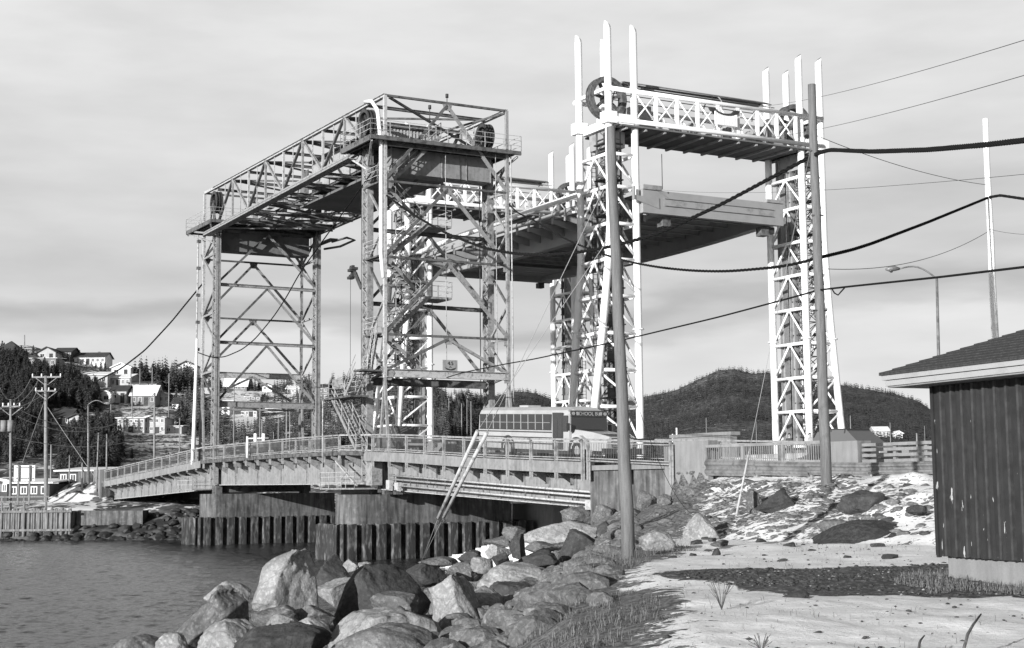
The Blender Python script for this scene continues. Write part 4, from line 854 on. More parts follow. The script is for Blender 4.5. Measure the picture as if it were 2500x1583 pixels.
# ------------------------------------------------------------------ people on the new approach
SKIN = mat('skin', .35, rough=.6); HAIR = mat('dark hair', .03, rough=.7); JACKL = mat('pale jacket', .55, .42, 6, .8); JACKD = mat('dark jacket', .06, .04, 6, .85); JEANS = mat('trousers', .10, .07, 8, .9)
def skin_obj(name, J, E_, par, m, sub=2):
    me = bpy.data.meshes.new(name); me.from_pydata([j[:3] for j in J], E_, []); o = bpy.data.objects.new(name, me); COL.objects.link(o); o.parent = par
    md = o.modifiers.new('s', 'SKIN'); sv = me.skin_vertices[0].data if me.skin_vertices else None
    if sv is None:
        bpy.context.view_layer.objects.active = o; me.attributes; bpy.ops.object.select_all(action='DESELECT')
    sv = me.skin_vertices[0].data
    for i, j in enumerate(J): sv[i].radius = (j[3], j[4] if len(j) > 4 else j[3])
    sv[0].use_root = True; o.modifiers.new('b', 'SUBSURF').render_levels = sub; o.modifiers['b'].levels = sub; me.materials.append(m)
    for p in me.polygons: p.use_smooth = True
    md.use_smooth_shade = True; return o
def person(loc, yaw, label, jack, pose):
    t = thing('person', loc, label, 'person', 'two people standing at the foot of the right white tower'); t.rotation_euler = (0, 0, yaw); t['category'] = 'person'
    lean = pose.get('lean', 0); L_, R_ = pose['hands']
    J = [(0, 0, .95, .15, .12), (0, lean*.4, 1.15, .14, .11), (0, lean*.8, 1.35, .17, .12), (0, lean, 1.47, .07), (0, lean*1.15, 1.56, .055), (0, lean*1.3-.01, 1.64, .085, .095), (0, lean*1.3, 1.73, .075, .09),
         (-.17, lean*.9, 1.42, .065), (-.24, lean*.9+.02, 1.16, .05), (L_[0], L_[1], L_[2], .035), (.17, lean*.9, 1.42, .065), (.24, lean*.9+.02, 1.16, .05), (R_[0], R_[1], R_[2], .035),
         (-.09, 0, .88, .095), (-.11, .03, .48, .065), (-.12, -.02, .08, .045), (-.12, .13, .04, .035), (.09, 0, .88, .095), (.11, .05, .48, .065), (.12, -.03, .08, .045), (.12, .12, .04, .035)]
    E_ = [(0, 1), (1, 2), (2, 3), (3, 4), (4, 5), (5, 6), (2, 7), (7, 8), (8, 9), (2, 10), (10, 11), (11, 12), (0, 13), (13, 14), (14, 15), (15, 16), (0, 17), (17, 18), (18, 19), (19, 20)]
    body = skin_obj('body', J, E_, t, SKIN)
    k = 1.16; up = [0, 1, 2, 3]; JJ = [J[0], J[1], J[2], J[3], J[7], J[8], J[9], J[10], J[11], J[12]]
    JJ = [(j[0], j[1], j[2], j[3]*k+.012, (j[4] if len(j) > 4 else j[3])*k+.012) for j in JJ]; JJ[3] = (0, lean, 1.45, .07, .07)
    for i in (6, 9): j = JJ[i]; e = JJ[i-1]; JJ[i] = (e[0]+(j[0]-e[0])*.82, e[1]+(j[1]-e[1])*.82, e[2]+(j[2]-e[2])*.82, .05, .05)
    skin_obj('jacket', JJ, [(0, 1), (1, 2), (2, 3), (2, 4), (4, 5), (5, 6), (2, 7), (7, 8), (8, 9)], t, jack)
    TT = [(0, 0, .93, .155, .13)]+[(j[0], j[1], j[2], j[3]+.02, j[3]+.02) for j in (J[13], J[14], J[15], J[17], J[18], J[19])]
    skin_obj('trousers', TT, [(0, 1), (1, 2), (2, 3), (0, 4), (4, 5), (5, 6)], t, JEANS)
    hy = lean*1.3; mb = MB()
    for i in range(7):
        for j in range(12):
            pass
    hb = MB(); rings = []
    for i, ph in enumerate(np.linspace(0, 1.75, 7)):
        rings += [(math.sin(ph)*.098*math.cos(a), hy-.012+math.sin(ph)*.108*math.sin(a)-.01*i/6, 1.70+math.cos(ph)*.105-(0.05 if math.sin(a) < -.2 and i > 4 else 0)) for a in np.linspace(0, 2*math.pi, 13)[:-1]]
    hb.add(rings, [(i*12+k_, (i+1)*12+k_, (i+1)*12+(k_+1) % 12, i*12+(k_+1) % 12) for i in range(6) for k_ in range(12) if not (i >= 4 and 1 <= k_ <= 5)], True)
    h_ = hb.build('hair', HAIR, None, at=(0, 0, 0)); h_.parent = t
    sh = MB()
    for s in (-.12, .12): sh.box((s, .05, .04), (.1, .28, .08))
    s_ = sh.build('shoes', HAIR, None, at=(0, 0, 0)); s_.parent = t
    for hx_, (x, y, z) in ((-1, L_), (1, R_)):
        hm = MB()
        hm.box((x, y, z-.045), (.03, .075, .09))
        for f in range(4): hm.tube([(x, y-.03+f*.02, z-.085), (x+.004*hx_, y-.03+f*.021, z-.13-.006*(f in (1, 2))), (x-.008*hx_, y-.028+f*.02, z-.16-.012*(f in (1, 2)))], [.009, .008, .006], 5)
        hm.tube([(x, y+.035, z-.03), (x-.01*hx_, y+.06, z-.06), (x-.015*hx_, y+.06, z-.09)], [.011, .009, .007], 5)
        o_ = hm.build('hand', SKIN, None, at=(0, 0, 0)); o_.parent = t
    fm = MB()
    for s in (-.03, .03): fm.box((s, hy+.082, 1.67), (.018, .012, .01))
    fm.box((0, hy+.085, 1.60), (.045, .01, .008)); f_ = fm.build('eyes_and_mouth', HAIR, None, at=(0, 0, 0)); f_.parent = t
    nn = MB(); nn.prism([(-.014, hy+.08, 1.615), (.014, hy+.08, 1.615), (0, hy+.08, 1.665)], (0, .028, 0)); n_ = nn.build('nose', SKIN, None, at=(0, 0, 0)); n_.parent = t
for (px, py, vv, yaw, lab, jk, pose) in ((1927, 1058, 27, 2.6, 'person in dark clothes standing behind the railing, left of the pair', JACKD, dict(lean=.02, hands=((-.27, .1, .95), (.27, .12, .93)))), (1974, 1057, 27, 3.6, 'person in a pale jacket leaning forward beside the right white tower foot', JACKL, dict(lean=.1, hands=((-.2, .32, 1.05), (.2, .33, 1.08))))):
    d = ray(px, py); n_ = V; tt = (vv-(CAM-O).dot(n_))/d.dot(n_); P = CAM+d*tt; person(Vector((P.x, P.y, P.z-1.80)), yaw, lab, jk, pose)
# ------------------------------------------------------------------ shed at the right
SIDE = mat('dark corrugated siding', .032, .024, 3, .6, lo=.4, hi=.6, fine=.15)
def siding_mat():
    M = SIDE; t = M.node_tree; b = t.nodes['Principled BSDF']; src = b.inputs['Base Color'].links[0].from_socket
    g = t.nodes.new('ShaderNodeNewGeometry'); mp_ = t.nodes.new('ShaderNodeMapping'); mp_.inputs['Scale'].default_value = (7, 7, 1.1); t.links.new(g.outputs['Position'], mp_.inputs[0])
    n_ = t.nodes.new('ShaderNodeTexNoise'); n_.inputs['Scale'].default_value = 2.6; n_.inputs['Detail'].default_value = 5; t.links.new(mp_.outputs[0], n_.inputs[0])
    s = t.nodes.new('ShaderNodeSeparateXYZ'); t.links.new(g.outputs['Position'], s.inputs[0])
    z_ = t.nodes.new('ShaderNodeMapRange'); z_.inputs[1].default_value = 3.3; z_.inputs[2].default_value = 6.2; z_.inputs[3].default_value = .665; z_.inputs[4].default_value = .74; t.links.new(s.outputs[2], z_.inputs[0])
    c = t.nodes.new('ShaderNodeMath'); c.operation = 'GREATER_THAN'; t.links.new(n_.outputs[0], c.inputs[0]); t.links.new(z_.outputs[0], c.inputs[1])
    x = t.nodes.new('ShaderNodeMix'); x.data_type = 'RGBA'; x.inputs[7].default_value = (.42, .42, .42, 1); t.links.new(src, x.inputs[6]); t.links.new(c.outputs[0], x.inputs[0]); t.links.new(x.outputs[2], b.inputs['Base Color'])
siding_mat()
def shed():
    nd_ = Vector((.371, -.928, 0)).normalized(); rn = Vector((.928, .371, 0)).normalized(); P0 = Vector((7.0, 24.75, 0)); Z0, Z1 = 3.32, 6.12; LN, WD = 9.0, 7.0
    t = thing('shed', P0+nd_*3+rn*3.5+Vector((0, 0, 2.95)), 'dark corrugated shed with a pale fascia and shingled roof at the right edge', 'shed')
    S = lambda a, b, z: P0+nd_*a+rn*b+Vector((0, 0, z))
    mb = MB(); pts = []; pitch = .235; n = int(LN/pitch)
    def run(A_, B_):
        d = (B_-A_); L_ = d.length; d.normalize(); o = Vector((d.y, -d.x, 0)); k = int(L_/pitch); out_ = []
        for i in range(k):
            s = L_*i/k; st = L_/k
            for q, h in ((0, 0), (.66, 0), (.74, .045), (.92, .045)): out_.append(A_+d*(s+st*q)-o*0+(-rn if abs(d.dot(nd_)) > .9 and (A_-S(0, 0, 0)).dot(rn) < 1 else (rn if abs(d.dot(nd_)) > .9 else (-nd_ if (A_-S(0, 0, 0)).dot(nd_) < 1 else nd_)))*h)
        return out_
    c = [S(0, 0, 0), S(LN, 0, 0), S(LN, WD, 0), S(0, WD, 0)]
    for a, b in zip(c, c[1:]+c[:1]): pts += run(a, b)
    n = len(pts); mb.add([p+Vector((0, 0, Z0)) for p in pts]+[p+Vector((0, 0, Z1)) for p in pts], [(i, (i+1) % n, (i+1) % n+n, i+n) for i in range(n)])
    wl = mb.build('wall', SIDE, t)
    RBM = mat('weathered rib paint', .06, .038, 5, .6)
    for k in range(1, int(LN/.265)): a_ = k*.265; MB().hexa([S(a, b, z) for z in (Z0+.01, Z1-.01) for a, b in ((a_, -.068), (a_+.05, -.068), (a_+.05, .0), (a_, .0))]).build('rib', RBM, wl)
    MB().hexa([S(a, b, z) for z in (Z0-.02, Z1) for a, b in ((-.02, -.035), (.05, -.035), (.05, .03), (-.02, .03))]).build('corner_trim', SIDE, wl)
    MB().hexa([S(a, b, z) for z in (2.4, Z0) for a, b in ((.12, .1), (LN-.1, .1), (LN-.1, WD-.1), (.12, WD-.1))]).build('foundation', CONCL, t)
    ov = .55; E0 = 6.15
    def pl(z, o): return [S(-o, -o, z), S(LN+o, -o, z), S(LN+o, WD+o, z), S(-o, WD+o, z)]
    MB().hexa(pl(Z1+.002, ov-.04)+pl(Z1+.03, ov-.04)).build('soffit', CONCL, t)
    rf = MB(); q = pl(E0+.21, ov+.06); h = (WD/2+ov)*math.tan(math.radians(21)); ra, rb = S(WD/2, WD/2, E0+.21+h), S(LN-WD/2, WD/2, E0+.21+h)
    rf.add(q+[ra, rb]+[p-Vector((0, 0, .03)) for p in q], [(0, 1, 5, 4), (1, 2, 5), (2, 3, 4, 5), (3, 0, 4), (0, 6, 7, 1), (1, 7, 8, 2), (2, 8, 9, 3), (3, 9, 6, 0)])
    SH = mat('asphalt shingles', .055, .035, 14, .9, bump=.01, bscale=30, fine=.25); tr = SH.node_tree; b_ = tr.nodes['Principled BSDF']
    rf.build('roof', SH, t)
    for k in range(1, 26):       # shingle courses as thin steps
        f = k/26; a0, b0, a1, b1 = [S(-ov-.06, -ov-.06, E0+.21)+(ra-S(-ov-.06, -ov-.06, E0+.21))*f]*1+[0]*3 if False else (0, 0, 0, 0)
    mb = MB(); c0, c1 = S(-ov-.06, -ov-.06, E0+.21), S(LN+ov+.06, -ov-.06, E0+.21)
    for k in range(26):
        f0, f1 = k/26, (k+1)/26; A0, B0, A1, B1 = c0.lerp(ra, f0), c1.lerp(rb, f0), c0.lerp(ra, f1), c1.lerp(rb, f1); nrm = Vector((0, 0, 1)); mb.hexa([A0+nrm*.004, B0+nrm*.004, B1+nrm*.004, A1+nrm*.004, A0+nrm*.022, B0+nrm*.022, B1+nrm*.006, A1+nrm*.006])
    mb.build('shingle_courses', SH, t)
    FA = mat('pale fascia paint', .34, .28, 2, .6, lo=.5, hi=.7, fine=.04)
    for z0_, z1_, o in ((E0-.0, E0+.088, ov-.01), (E0+.098, E0+.205, ov+.03)):
        a_ = pl(z0_, o); b2 = pl(z1_, o); ai = pl(z0_, o-.03); bi = pl(z1_, o-.03)
        mb = MB()
        for i in range(4): j = (i+1) % 4; mb.hexa([a_[i], a_[j], ai[j], ai[i], b2[i], b2[j], bi[j], bi[i]])
        mb.build('fascia', FA, t)
shed()
# ------------------------------------------------------------------ utility poles, cables, street lamps
def upole(name, base, top, r0, r1, m, label, cat='utility pole', group=None, bits=True):
    t = thing(name, base, label, cat, group); base = Vector(base); top = Vector(top); n = 9
    MB().tube([base-Vector((0, 0, .4))]+[base+(top-base)*i/n+Vector((.012*math.sin(i*2.3), 0, 0)) for i in range(1, n+1)], [r0+(r1-r0)*i/n for i in range(n+1)], 16).build('pole', m, t); return t
b1 = gpx(1535, 1352, 20, 60); b1 = Vector((ony(1535, 1352, 34).x, 34, gz(ony(1535, 1352, 34).x, 34)))
tp1 = ony(1490, 311, 34.3)
p1 = upole('utility_pole', b1, tp1, .158, .105, WOOD, 'thick grey wooden pole before the left white tower, nearest of all poles')
for k in range(11): f = .12+k*.078; q = b1.lerp(tp1, f); MB().tube([q+Vector((.1, 0, 0)), q+Vector((.16, 0, .01))], .012, 5).build('staple', DARKM, p1)
MB().bbox(0, .01, 0, .01, 0, .01) if False else None
p2b = ony(2018, 1187, 48.8); p2b.z = gz(p2b.x, p2b.y); tp2 = ony(1981, 207, 49.0)
p2 = upole('utility_pole', p2b, tp2, .185, .135, WOOD, 'grey wooden pole standing on the snowy bank right of the right white tower')
for z in (13.4, 10.2, 15.6): q = p2b.lerp(tp2, (z-p2b.z)/(tp2.z-p2b.z)); MB().tube([q+Vector((-.18, -.1, 0)), q+Vector((.22, -.1, 0))], .03, 6).build('bolt', DARKM, p2)
p3b = ony(2438, 1010, 66); p3b.z = 4.2; tp3 = ony(2405, 290, 65)
p3 = upole('utility_pole', p3b, tp3, .19, .12, WOODL, 'white peeling wooden pole rising behind the dark shed roof')
def sag(a, b, low=None, n=26, s=1.0):
    a, b = Vector(a), Vector(b); return [a+(b-a)*i/n-Vector((0, 0, 4*s*(i/n)*(1-i/n))) for i in range(n+1)]
def onpole(a, b, y):          # point on a pole whose image height is y
    best = min((a+(b-a)*k/200 for k in range(201)), key=lambda p: abs(pproj(p.x, p.y, p.z)[1]-y)); return best
def cable(name, label, pts, r, m=CABLE, cat='cable', group=None, twist=True):
    mb = MB()
    if twist and r > .02:
        for s in (0, 1, 2):
            pp = []
            for a, b in zip(pts, pts[1:]):
                for q in range(4):
                    p = a+(b-a)*q/4; i = len(pp); th = i*1.1+s*2.094; pp.append(p+Vector((.3*math.cos(th)*r, .3*math.cos(th)*r, math.sin(th)*r*.75)))
            mb.tube(pp, r*.62, 5)
    else: mb.tube(pts, r, 5)
    return tag(mb.build(name, m), label, cat, group)
def onB(x, y, n_, c): d = ray(x, y); return CAM+d*((c-(CAM-O).dot(n_))/d.dot(n_))
def through(p0, p1, px):
    """hanging curve in the vertical plane of its two fixings, passing the surveyed sight lines px"""
    p0, p1 = Vector(p0), Vector(p1); h = (p1-p0); h.z = 0; h.normalize(); n = Vector((-h.y, h.x, 0)); pts = [p0]
    for x, y in px: d = ray(x, y); pts.append(CAM+d*((p0-CAM).dot(n)/d.dot(n)))
    pts.append(p1); s_ = [(p-p0).dot(h) for p in pts]; z_ = [p.z for p in pts]; k = 60; S_ = [s_[-1]*i/k for i in range(k+1)]
    Z_ = np.interp(S_, s_, z_); 
    for _ in range(3): Z_[1:-1] = (Z_[:-2]+2*Z_[1:-1]+Z_[2:])/4
    return [Vector((p0.x+h.x*q, p0.y+h.y*q, z)) for q, z in zip(S_, Z_)]
tA = B(-.1, .1, 22.8); q2 = onpole(p2b, tp2, 378)
cable('power_cable', 'thick black cable sagging from the old grey tower up to the right wooden pole', through(tA, q2, [(1003, 521), (1082, 567), (1180, 606), (1249, 619), (1327, 624), (1408, 617), (1492, 603), (1519, 595), (1600, 574), (1680, 537), (1761, 500), (1876, 438)]), .062)
cable('power_cable', 'thick black cable leaving the right wooden pole towards the top right corner', through(q2, ony(2560, 336, 30), [(2023, 366), (2128, 370.5), (2266, 366), (2409, 353.7), (2500, 343)]), .055)
tC = onB(1243, 500, V, 8.9); q2b = onpole(p2b, tp2, 632); q3 = onpole(p3b, tp3, 481)
cable('power_cable', 'black cable drooping low between the old tower and the right wooden pole', through(tC, q2b, [(1264, 521), (1298, 535), (1369, 578), (1398, 592), (1463, 618), (1521, 636), (1562, 645), (1615, 654), (1680, 660.6), (1727, 662.7), (1784, 662.7), (1905, 652), (1951, 643.4)]), .045)
cable('power_cable', 'black cable rising from the right wooden pole to the white peeling pole', through(q2b, q3, [(2081, 610), (2128, 595), (2266, 542.6)]), .05); cable('power_cable', 'black cable end running off right from the white peeling pole', through(q3, ony(2560, 494, 58), [(2442, 477.5), (2500, 486)]), .05)
q2c = onpole(p2b, tp2, 708); cable('telephone_cable', 'straight dark cable climbing from the old bridge portal to the right wooden pole', through(B(.2, 4.2, 11.35), q2c, [(1130, 910), (1235, 889), (1300, 878), (1502, 835), (1640, 802), (1755, 774.7), (1885, 740), (1957, 721)]), .033, twist=False)
cable('telephone_cable', 'straight dark cable passing over the curved street lamp to the right edge', through(q2c, ony(2560, 646, 34), [(2086, 698.7), (2295, 677), (2500, 652.5)]), .033, twist=False)
cable('telephone_cable', 'short slack loop of cable beside the right wooden pole', [ony(2030, 704, 48.6), ony(2037, 716, 48.6), ony(2046, 721, 48.6), ony(2052, 714, 48.6), ony(2062, 703, 48.6)], .025, twist=False)
tB = ony(497, 690, 126); cable('power_cable', 'thick black cable dropping from the far old tower to the cross-armed pole at the left', through(ony(116, 942, 150), tB, [(131, 945.6), (183, 945.6), (229, 934), (295, 901), (354, 855.4), (424, 780), (440, 759)]), .065)
cable('power_cable', 'dark cable hanging in a deep curve inside the old bridge between its two towers', through(onB(483, 861, V, -.3), onB(905, 425, V, -.3), [(515, 872.5), (548, 872.5), (591, 854), (623, 828), (669, 772.5), (702, 721.6), (730, 669)]), .045, twist=False)
WG = 'thin wires crossing the sky'
for a, b, s in (((2560, 80, 26), (1760, 258, 118), .6), ((2560, 167, 26), (1740, 336, 116), .6), ((2560, 420, 40), (1560, 458, 114), .5), ((2412, 452, 65), (1990, 330, 49), .25), ((2412, 566, 65), (2020, 657, 49), .5), ((2560, 572, 55), (2415, 560, 65), .1)):
    cable('overhead_wire', 'thin overhead wire crossing the pale sky on the right', sag(ony(*a), ony(*b), s=s), .008 if a[2] < 60 else .012, DARKM, 'wire', WG, False)
# guys with pale guards
anc = gpx(1028, 1376, 20, 80); anc = ony(1028, 1374, 44); 
for (x0, y0, x1, y1, lab, yt) in ((1070, 1265, 1166, 1052, 'pale guard tube on a guy wire slanting over the girder, left of the pair', 560), (1083, 1263, 1189, 1056, 'pale guard tube on a guy wire slanting over the girder, right of the pair', 420)):
    a = ony(x0, y0, 42.5); b = ony(x1, y1, 40.4); t = thing('guy_wire', anc, lab, 'guy wire', 'guarded guy wires'); MB().tube([a, b], .052, 10).build('guard', WOODL if False else STEELL, t)
    MB().tube([anc, a, b, onpole(b1, tp1, yt)], .009, 5).build('wire', WIREM, t); MB().tube([a-Vector((.05, 0, .0)), a+Vector((.03, 0, -.1)), a+Vector((-.04, 0, -.18))], .03, 6).build('clamp', DARKM, t)
a2 = gpx(1795, 1272, 20, 80); t = thing('guy_wire', a2, 'guy wire with a long pale guard standing on the snowy bank before the crash barrier', 'guy wire'); top_ = onpole(p2b, tp2, 330)
gA = a2.lerp(top_, .01); MB().tube([gA, a2.lerp(top_, .165)], .035, 8).build('guard', STEELL, t); MB().tube([a2, top_], .009, 5).build('wire', WIREM, t)
a3 = gpx(1700, 1262, 20, 80); cable('guy_wire', 'slack thin wire looping from the near wooden pole down to the snowy bank', sag(onpole(b1, tp1, 850), a3, s=.8), .008, DARKM, 'wire', twist=False)
for (x0, y0, x1, y1) in ((1318, 694, 1243, 869),): pass
def street_lamp(xb, yb, yt, Y, armdx, armdy, label, r=.1, gnd=None, head=True):
    b = ony(xb, yb, Y); b.z = gnd if gnd is not None else gz(b.x, b.y); tpt = ony(xb+(yb-yt)*-.004, yt, Y); t = thing('street_lamp', b, label, 'street lamp')
    MB().tube([b, tpt], [r, r*.6], 10).build('pole', GALV, t); e = tpt+Vector((armdx, 0, armdy)); pts = [tpt-Vector((0, 0, .8))]+[tpt.lerp(e, f)+Vector((0, 0, .35*math.sin(math.pi*f)*(1 if armdy >= 0 else 1))) for f in np.linspace(0, 1, 9)]
    MB().tube(pts, .045, 6).build('arm', GALV, t)
    s = 1 if armdx > 0 else -1; mb = MB(); mb.tube([e, e+Vector((s*.25, 0, .02)), e+Vector((s*.55, 0, .0)), e+Vector((s*.75, 0, -.03))], [.06, .14, .15, .05], 10); hd = mb.build('lamp_head', GALV, t); MB().tube([e+Vector((s*.45, 0, -.08)), e+Vector((s*.45, 0, -.2))], [.13, .05], 10).build('lens', GLASS, hd)
street_lamp(2288, 900, 681, 78, -1.95, .55, 'street lamp with a curved arm seen behind the shed roof', r=.11, gnd=5)
street_lamp(216, 1188, 988, 150, 1.6, .1, 'street lamp with a curved arm on the far bank, over dark spruces', r=.14)
# ------------------------------------------------------------------ crash barrier and post-and-rail fence on the near road
def wbeam(fr0, fr1, z0, z1, m, par, hgt, name='beam'):
    pr = [(0, 0), (.03, .06), (.08, .12), (.08, .2), (.02, .26), (.0, .32), (.02, .38), (.08, .44), (.08, .52), (.03, .58), (0, .64)]; mb = MB()
    s = hgt/.64; vs = [fr0-V*a+Vector((0, 0, z0+b*s)) for a, b in pr]+[fr1-V*a+Vector((0, 0, z1+b*s)) for a, b in pr]; n = len(pr)
    vs += [p+V*.02 for p in vs]; fs = [(i, i+1, i+1+n, i+n) for i in range(n-1)]+[(i+2*n, i+3*n, i+1+3*n, i+1+2*n) for i in range(n-1)]; mb.add(vs, fs); return mb.build(name, m, par)
cbr = thing('crash_barrier', B(34, -1.25, 4.7), 'low rusty corrugated crash barrier on stout posts along the road edge', 'crash barrier')
ug = [34.6+3.2*k for k in range(12)]
for k, u in enumerate(ug):
    zt_ = lerp(u, [(34.6, 5.52), (38, 5.38), (44, 5.22), (80, 5.1)]); MB().bbox(u-.13, u+.13, -1.25, -1.0, 3.9, zt_-.02+.02*(k % 2)).build('post', GIRD, cbr)
    if k+1 < len(ug):
        z2 = lerp(ug[k+1], [(34.6, 5.52), (38, 5.38), (44, 5.22), (80, 5.1)]); h = .66 if k == 0 else .60-.06*min(k, 3)
        wbeam(B(u+.02, -1.28+.02*(k % 2), 0), B(ug[k+1]+.02, -1.28+.03*((k+1) % 2), 0), zt_-h, z2-(h if k else .6), GALV, cbr, h)
zf2 = lambda u: lerp(u, [(33.9, 5.27), (42.6, 5.23), (60, 5.1)])
rl = thing('roadside_railing', B(34, -.75, 5.2), 'long grey picket railing beside the road between the end pillar and the concrete block', 'railing')
def rail2(u0_, u1_, st, v, par, zf=zf2, h=1.0):
    n = int((u1_-u0_)/st)
    for i in range(n+1): u = u0_+(u1_-u0_)*i/n; MB().bbox(u-.06, u+.06, v-.07, v+.05, 4.7, zf(u)+h*.78).build('post', GIRD, par)
    for a, b, w_, nm in ((h*.80, h*.80, .12, 'top_rail'), (.1, .1, .08, 'bottom_rail')):
        MB().beam(B(u0_, v, zf(u0_)+a), B(u1_, v, zf(u1_)+b), .09, w_).build(nm, GIRD, par)
    mb = MB(); k = int((u1_-u0_)/.13)
    for i in range(k): u = u0_+(u1_-u0_)*(i+.5)/k; mb.beam(B(u, v, zf(u)+.1), B(u, v, zf(u)+h*.78), .022, .03, U)
    mb.build('pickets', GIRD, par)
rail2(33.95, 41.4, 2.45, -.75, rl); 
MB().bbox(41.5, 43.3, -.95, -.3, 4.7, 6.03).bbox(0, 0.001, 0, .001, 0, .001).build('x', CONCL) if False else tag(MB().bbox(41.5, 43.3, -.95, -.3, 4.7, 6.03).build('concrete_block', CONCL), 'plain pale concrete block ending the picket railing beside the dark car', 'concrete block')
hf = thing('roadside_fence', B(44, -.7, 4.7), 'grey four-board fence running right from the plain concrete block', 'fence')
for u in np.arange(44.9, 66, 1.5): MB().bbox(u-.07, u+.07, -.7, -.58, 4.6, 5.93).build('post', GIRD, hf)
for z in (5.28, 5.48, 5.68, 5.86): MB().bbox(43.35, 66, -.8, -.72, z-.05, z+.06).build('board', CONCL, hf)
# ------------------------------------------------------------------ boulders
import bmesh
_bm = bmesh.new(); bmesh.ops.create_icosphere(_bm, subdivisions=5, radius=1); ICO = np.array([v.co[:] for v in _bm.verts]); ICF = np.array([[v.index for v in f.verts] for f in _bm.faces]); _bm.free()
_bm = bmesh.new(); bmesh.ops.create_icosphere(_bm, subdivisions=2, radius=1); ICO2 = np.array([v.co[:] for v in _bm.verts]); ICF2 = np.array([[v.index for v in f.verts] for f in _bm.faces]); _bm.free()
def n3(P, s, seed):
    return (vnoise(P[:, 0]*s+P[:, 2]*s*.7, P[:, 1]*s-P[:, 2]*s*.6, 1, seed)+vnoise(P[:, 1]*s+P[:, 0]*.3*s, P[:, 2]*s+P[:, 0]*s*.5, 1, seed*2.3+5))/2-.5
def rock_verts(seed, ang=.6, ico=None, planes=9, strat=0):
    r_ = np.random.default_rng(seed); P = (ICO if ico is None else ico).copy()
    for k in range(planes):
        n = r_.normal(size=3); n /= np.linalg.norm(n); d = r_.uniform(.46, .82)*(1-.2*ang)+.16*(1-ang); ex = np.maximum(P@n-d, 0); P = P-ex[:, None]*n*(.8+.2*ang)
    P = P*(1+.10*n3(P, 1.6, seed))[:, None]
    if ico is None:
        rad = 1+.09*n3(P, 3.0, seed+1)-.16*np.abs(n3(P, 5, seed+9))+.08*n3(P, 9, seed+2)+.05*n3(P, 21, seed+3)+.03*n3(P, 45, seed+6); P = P*rad[:, None]
        if strat:
            ax = np.array([.25, .1, 1.]); h = P@ax; P = P*(1+strat*np.abs(np.sin(h*16+3*n3(P, 2, seed)))[:, None]*.5)
    P -= (P.max(0)+P.min(0))/2; P /= (P.max(0)-P.min(0))/2
    return P
RKL = mat('pale lichened rock', .28, .20, 3.2, .95, lo=.35, hi=.66, c3=.42, bump=.05, bscale=7, fine=.25)
RKW = mat('whitish mottled rock', .36, .25, 3.6, .95, lo=.38, hi=.6, c3=.16, bump=.05, bscale=7, fine=.2)
RKM = mat('mid grey rock', .15, .095, 3.4, .95, lo=.38, hi=.64, c3=.25, bump=.05, bscale=7, fine=.3)
RKD = mat('dark basalt rock', .062, .045, 2.6, .9, lo=.4, hi=.6, c3=.085, bump=.05, bscale=7, fine=.25)
def rockify(M, dk):
    t = M.node_tree; b = t.nodes['Principled BSDF']; src = b.inputs['Base Color'].links[0].from_socket; g = t.nodes.new('ShaderNodeNewGeometry')
    nz_ = t.nodes.new('ShaderNodeTexNoise'); nz_.inputs['Scale'].default_value = 1.7; nz_.inputs['Detail'].default_value = 6; t.links.new(g.outputs['Position'], nz_.inputs[0])
    va = t.nodes.new('ShaderNodeVectorMath'); va.operation = 'MULTIPLY_ADD'; va.inputs[1].default_value = (.5, .5, .5); t.links.new(nz_.outputs['Color'], va.inputs[0]); t.links.new(g.outputs['Position'], va.inputs[2])
    vo = t.nodes.new('ShaderNodeTexVoronoi'); vo.feature = 'DISTANCE_TO_EDGE'; vo.inputs['Scale'].default_value = .8; t.links.new(va.outputs[0], vo.inputs[0])
    mr_ = t.nodes.new('ShaderNodeMapRange'); mr_.inputs[1].default_value = 0; mr_.inputs[2].default_value = .012; mr_.inputs[3].default_value = dk; mr_.inputs[4].default_value = 1; t.links.new(vo.outputs[0], mr_.inputs[0])
    n2_ = t.nodes.new('ShaderNodeTexNoise'); n2_.inputs['Scale'].default_value = 1.0; n2_.inputs['Detail'].default_value = 10; n2_.inputs['Roughness'].default_value = .75; t.links.new(g.outputs['Position'], n2_.inputs[0])
    m2_ = t.nodes.new('ShaderNodeMapRange'); m2_.inputs[1].default_value = .3; m2_.inputs[2].default_value = .7; m2_.inputs[3].default_value = .55; m2_.inputs[4].default_value = 1.4; t.links.new(n2_.outputs[0], m2_.inputs[0])
    mm_ = t.nodes.new('ShaderNodeMath'); mm_.operation = 'MULTIPLY'; t.links.new(mr_.outputs[0], mm_.inputs[0]); t.links.new(m2_.outputs[0], mm_.inputs[1])
    sc_ = t.nodes.new('ShaderNodeVectorMath'); sc_.operation = 'SCALE'; t.links.new(src, sc_.inputs[0]); t.links.new(mm_.outputs[0], sc_.inputs['Scale']); t.links.new(sc_.outputs[0], b.inputs['Base Color'])
for M_, dk in ((RKL, .65), (RKW, .6), (RKM, .65), (RKD, .7)): rockify(M_, dk)
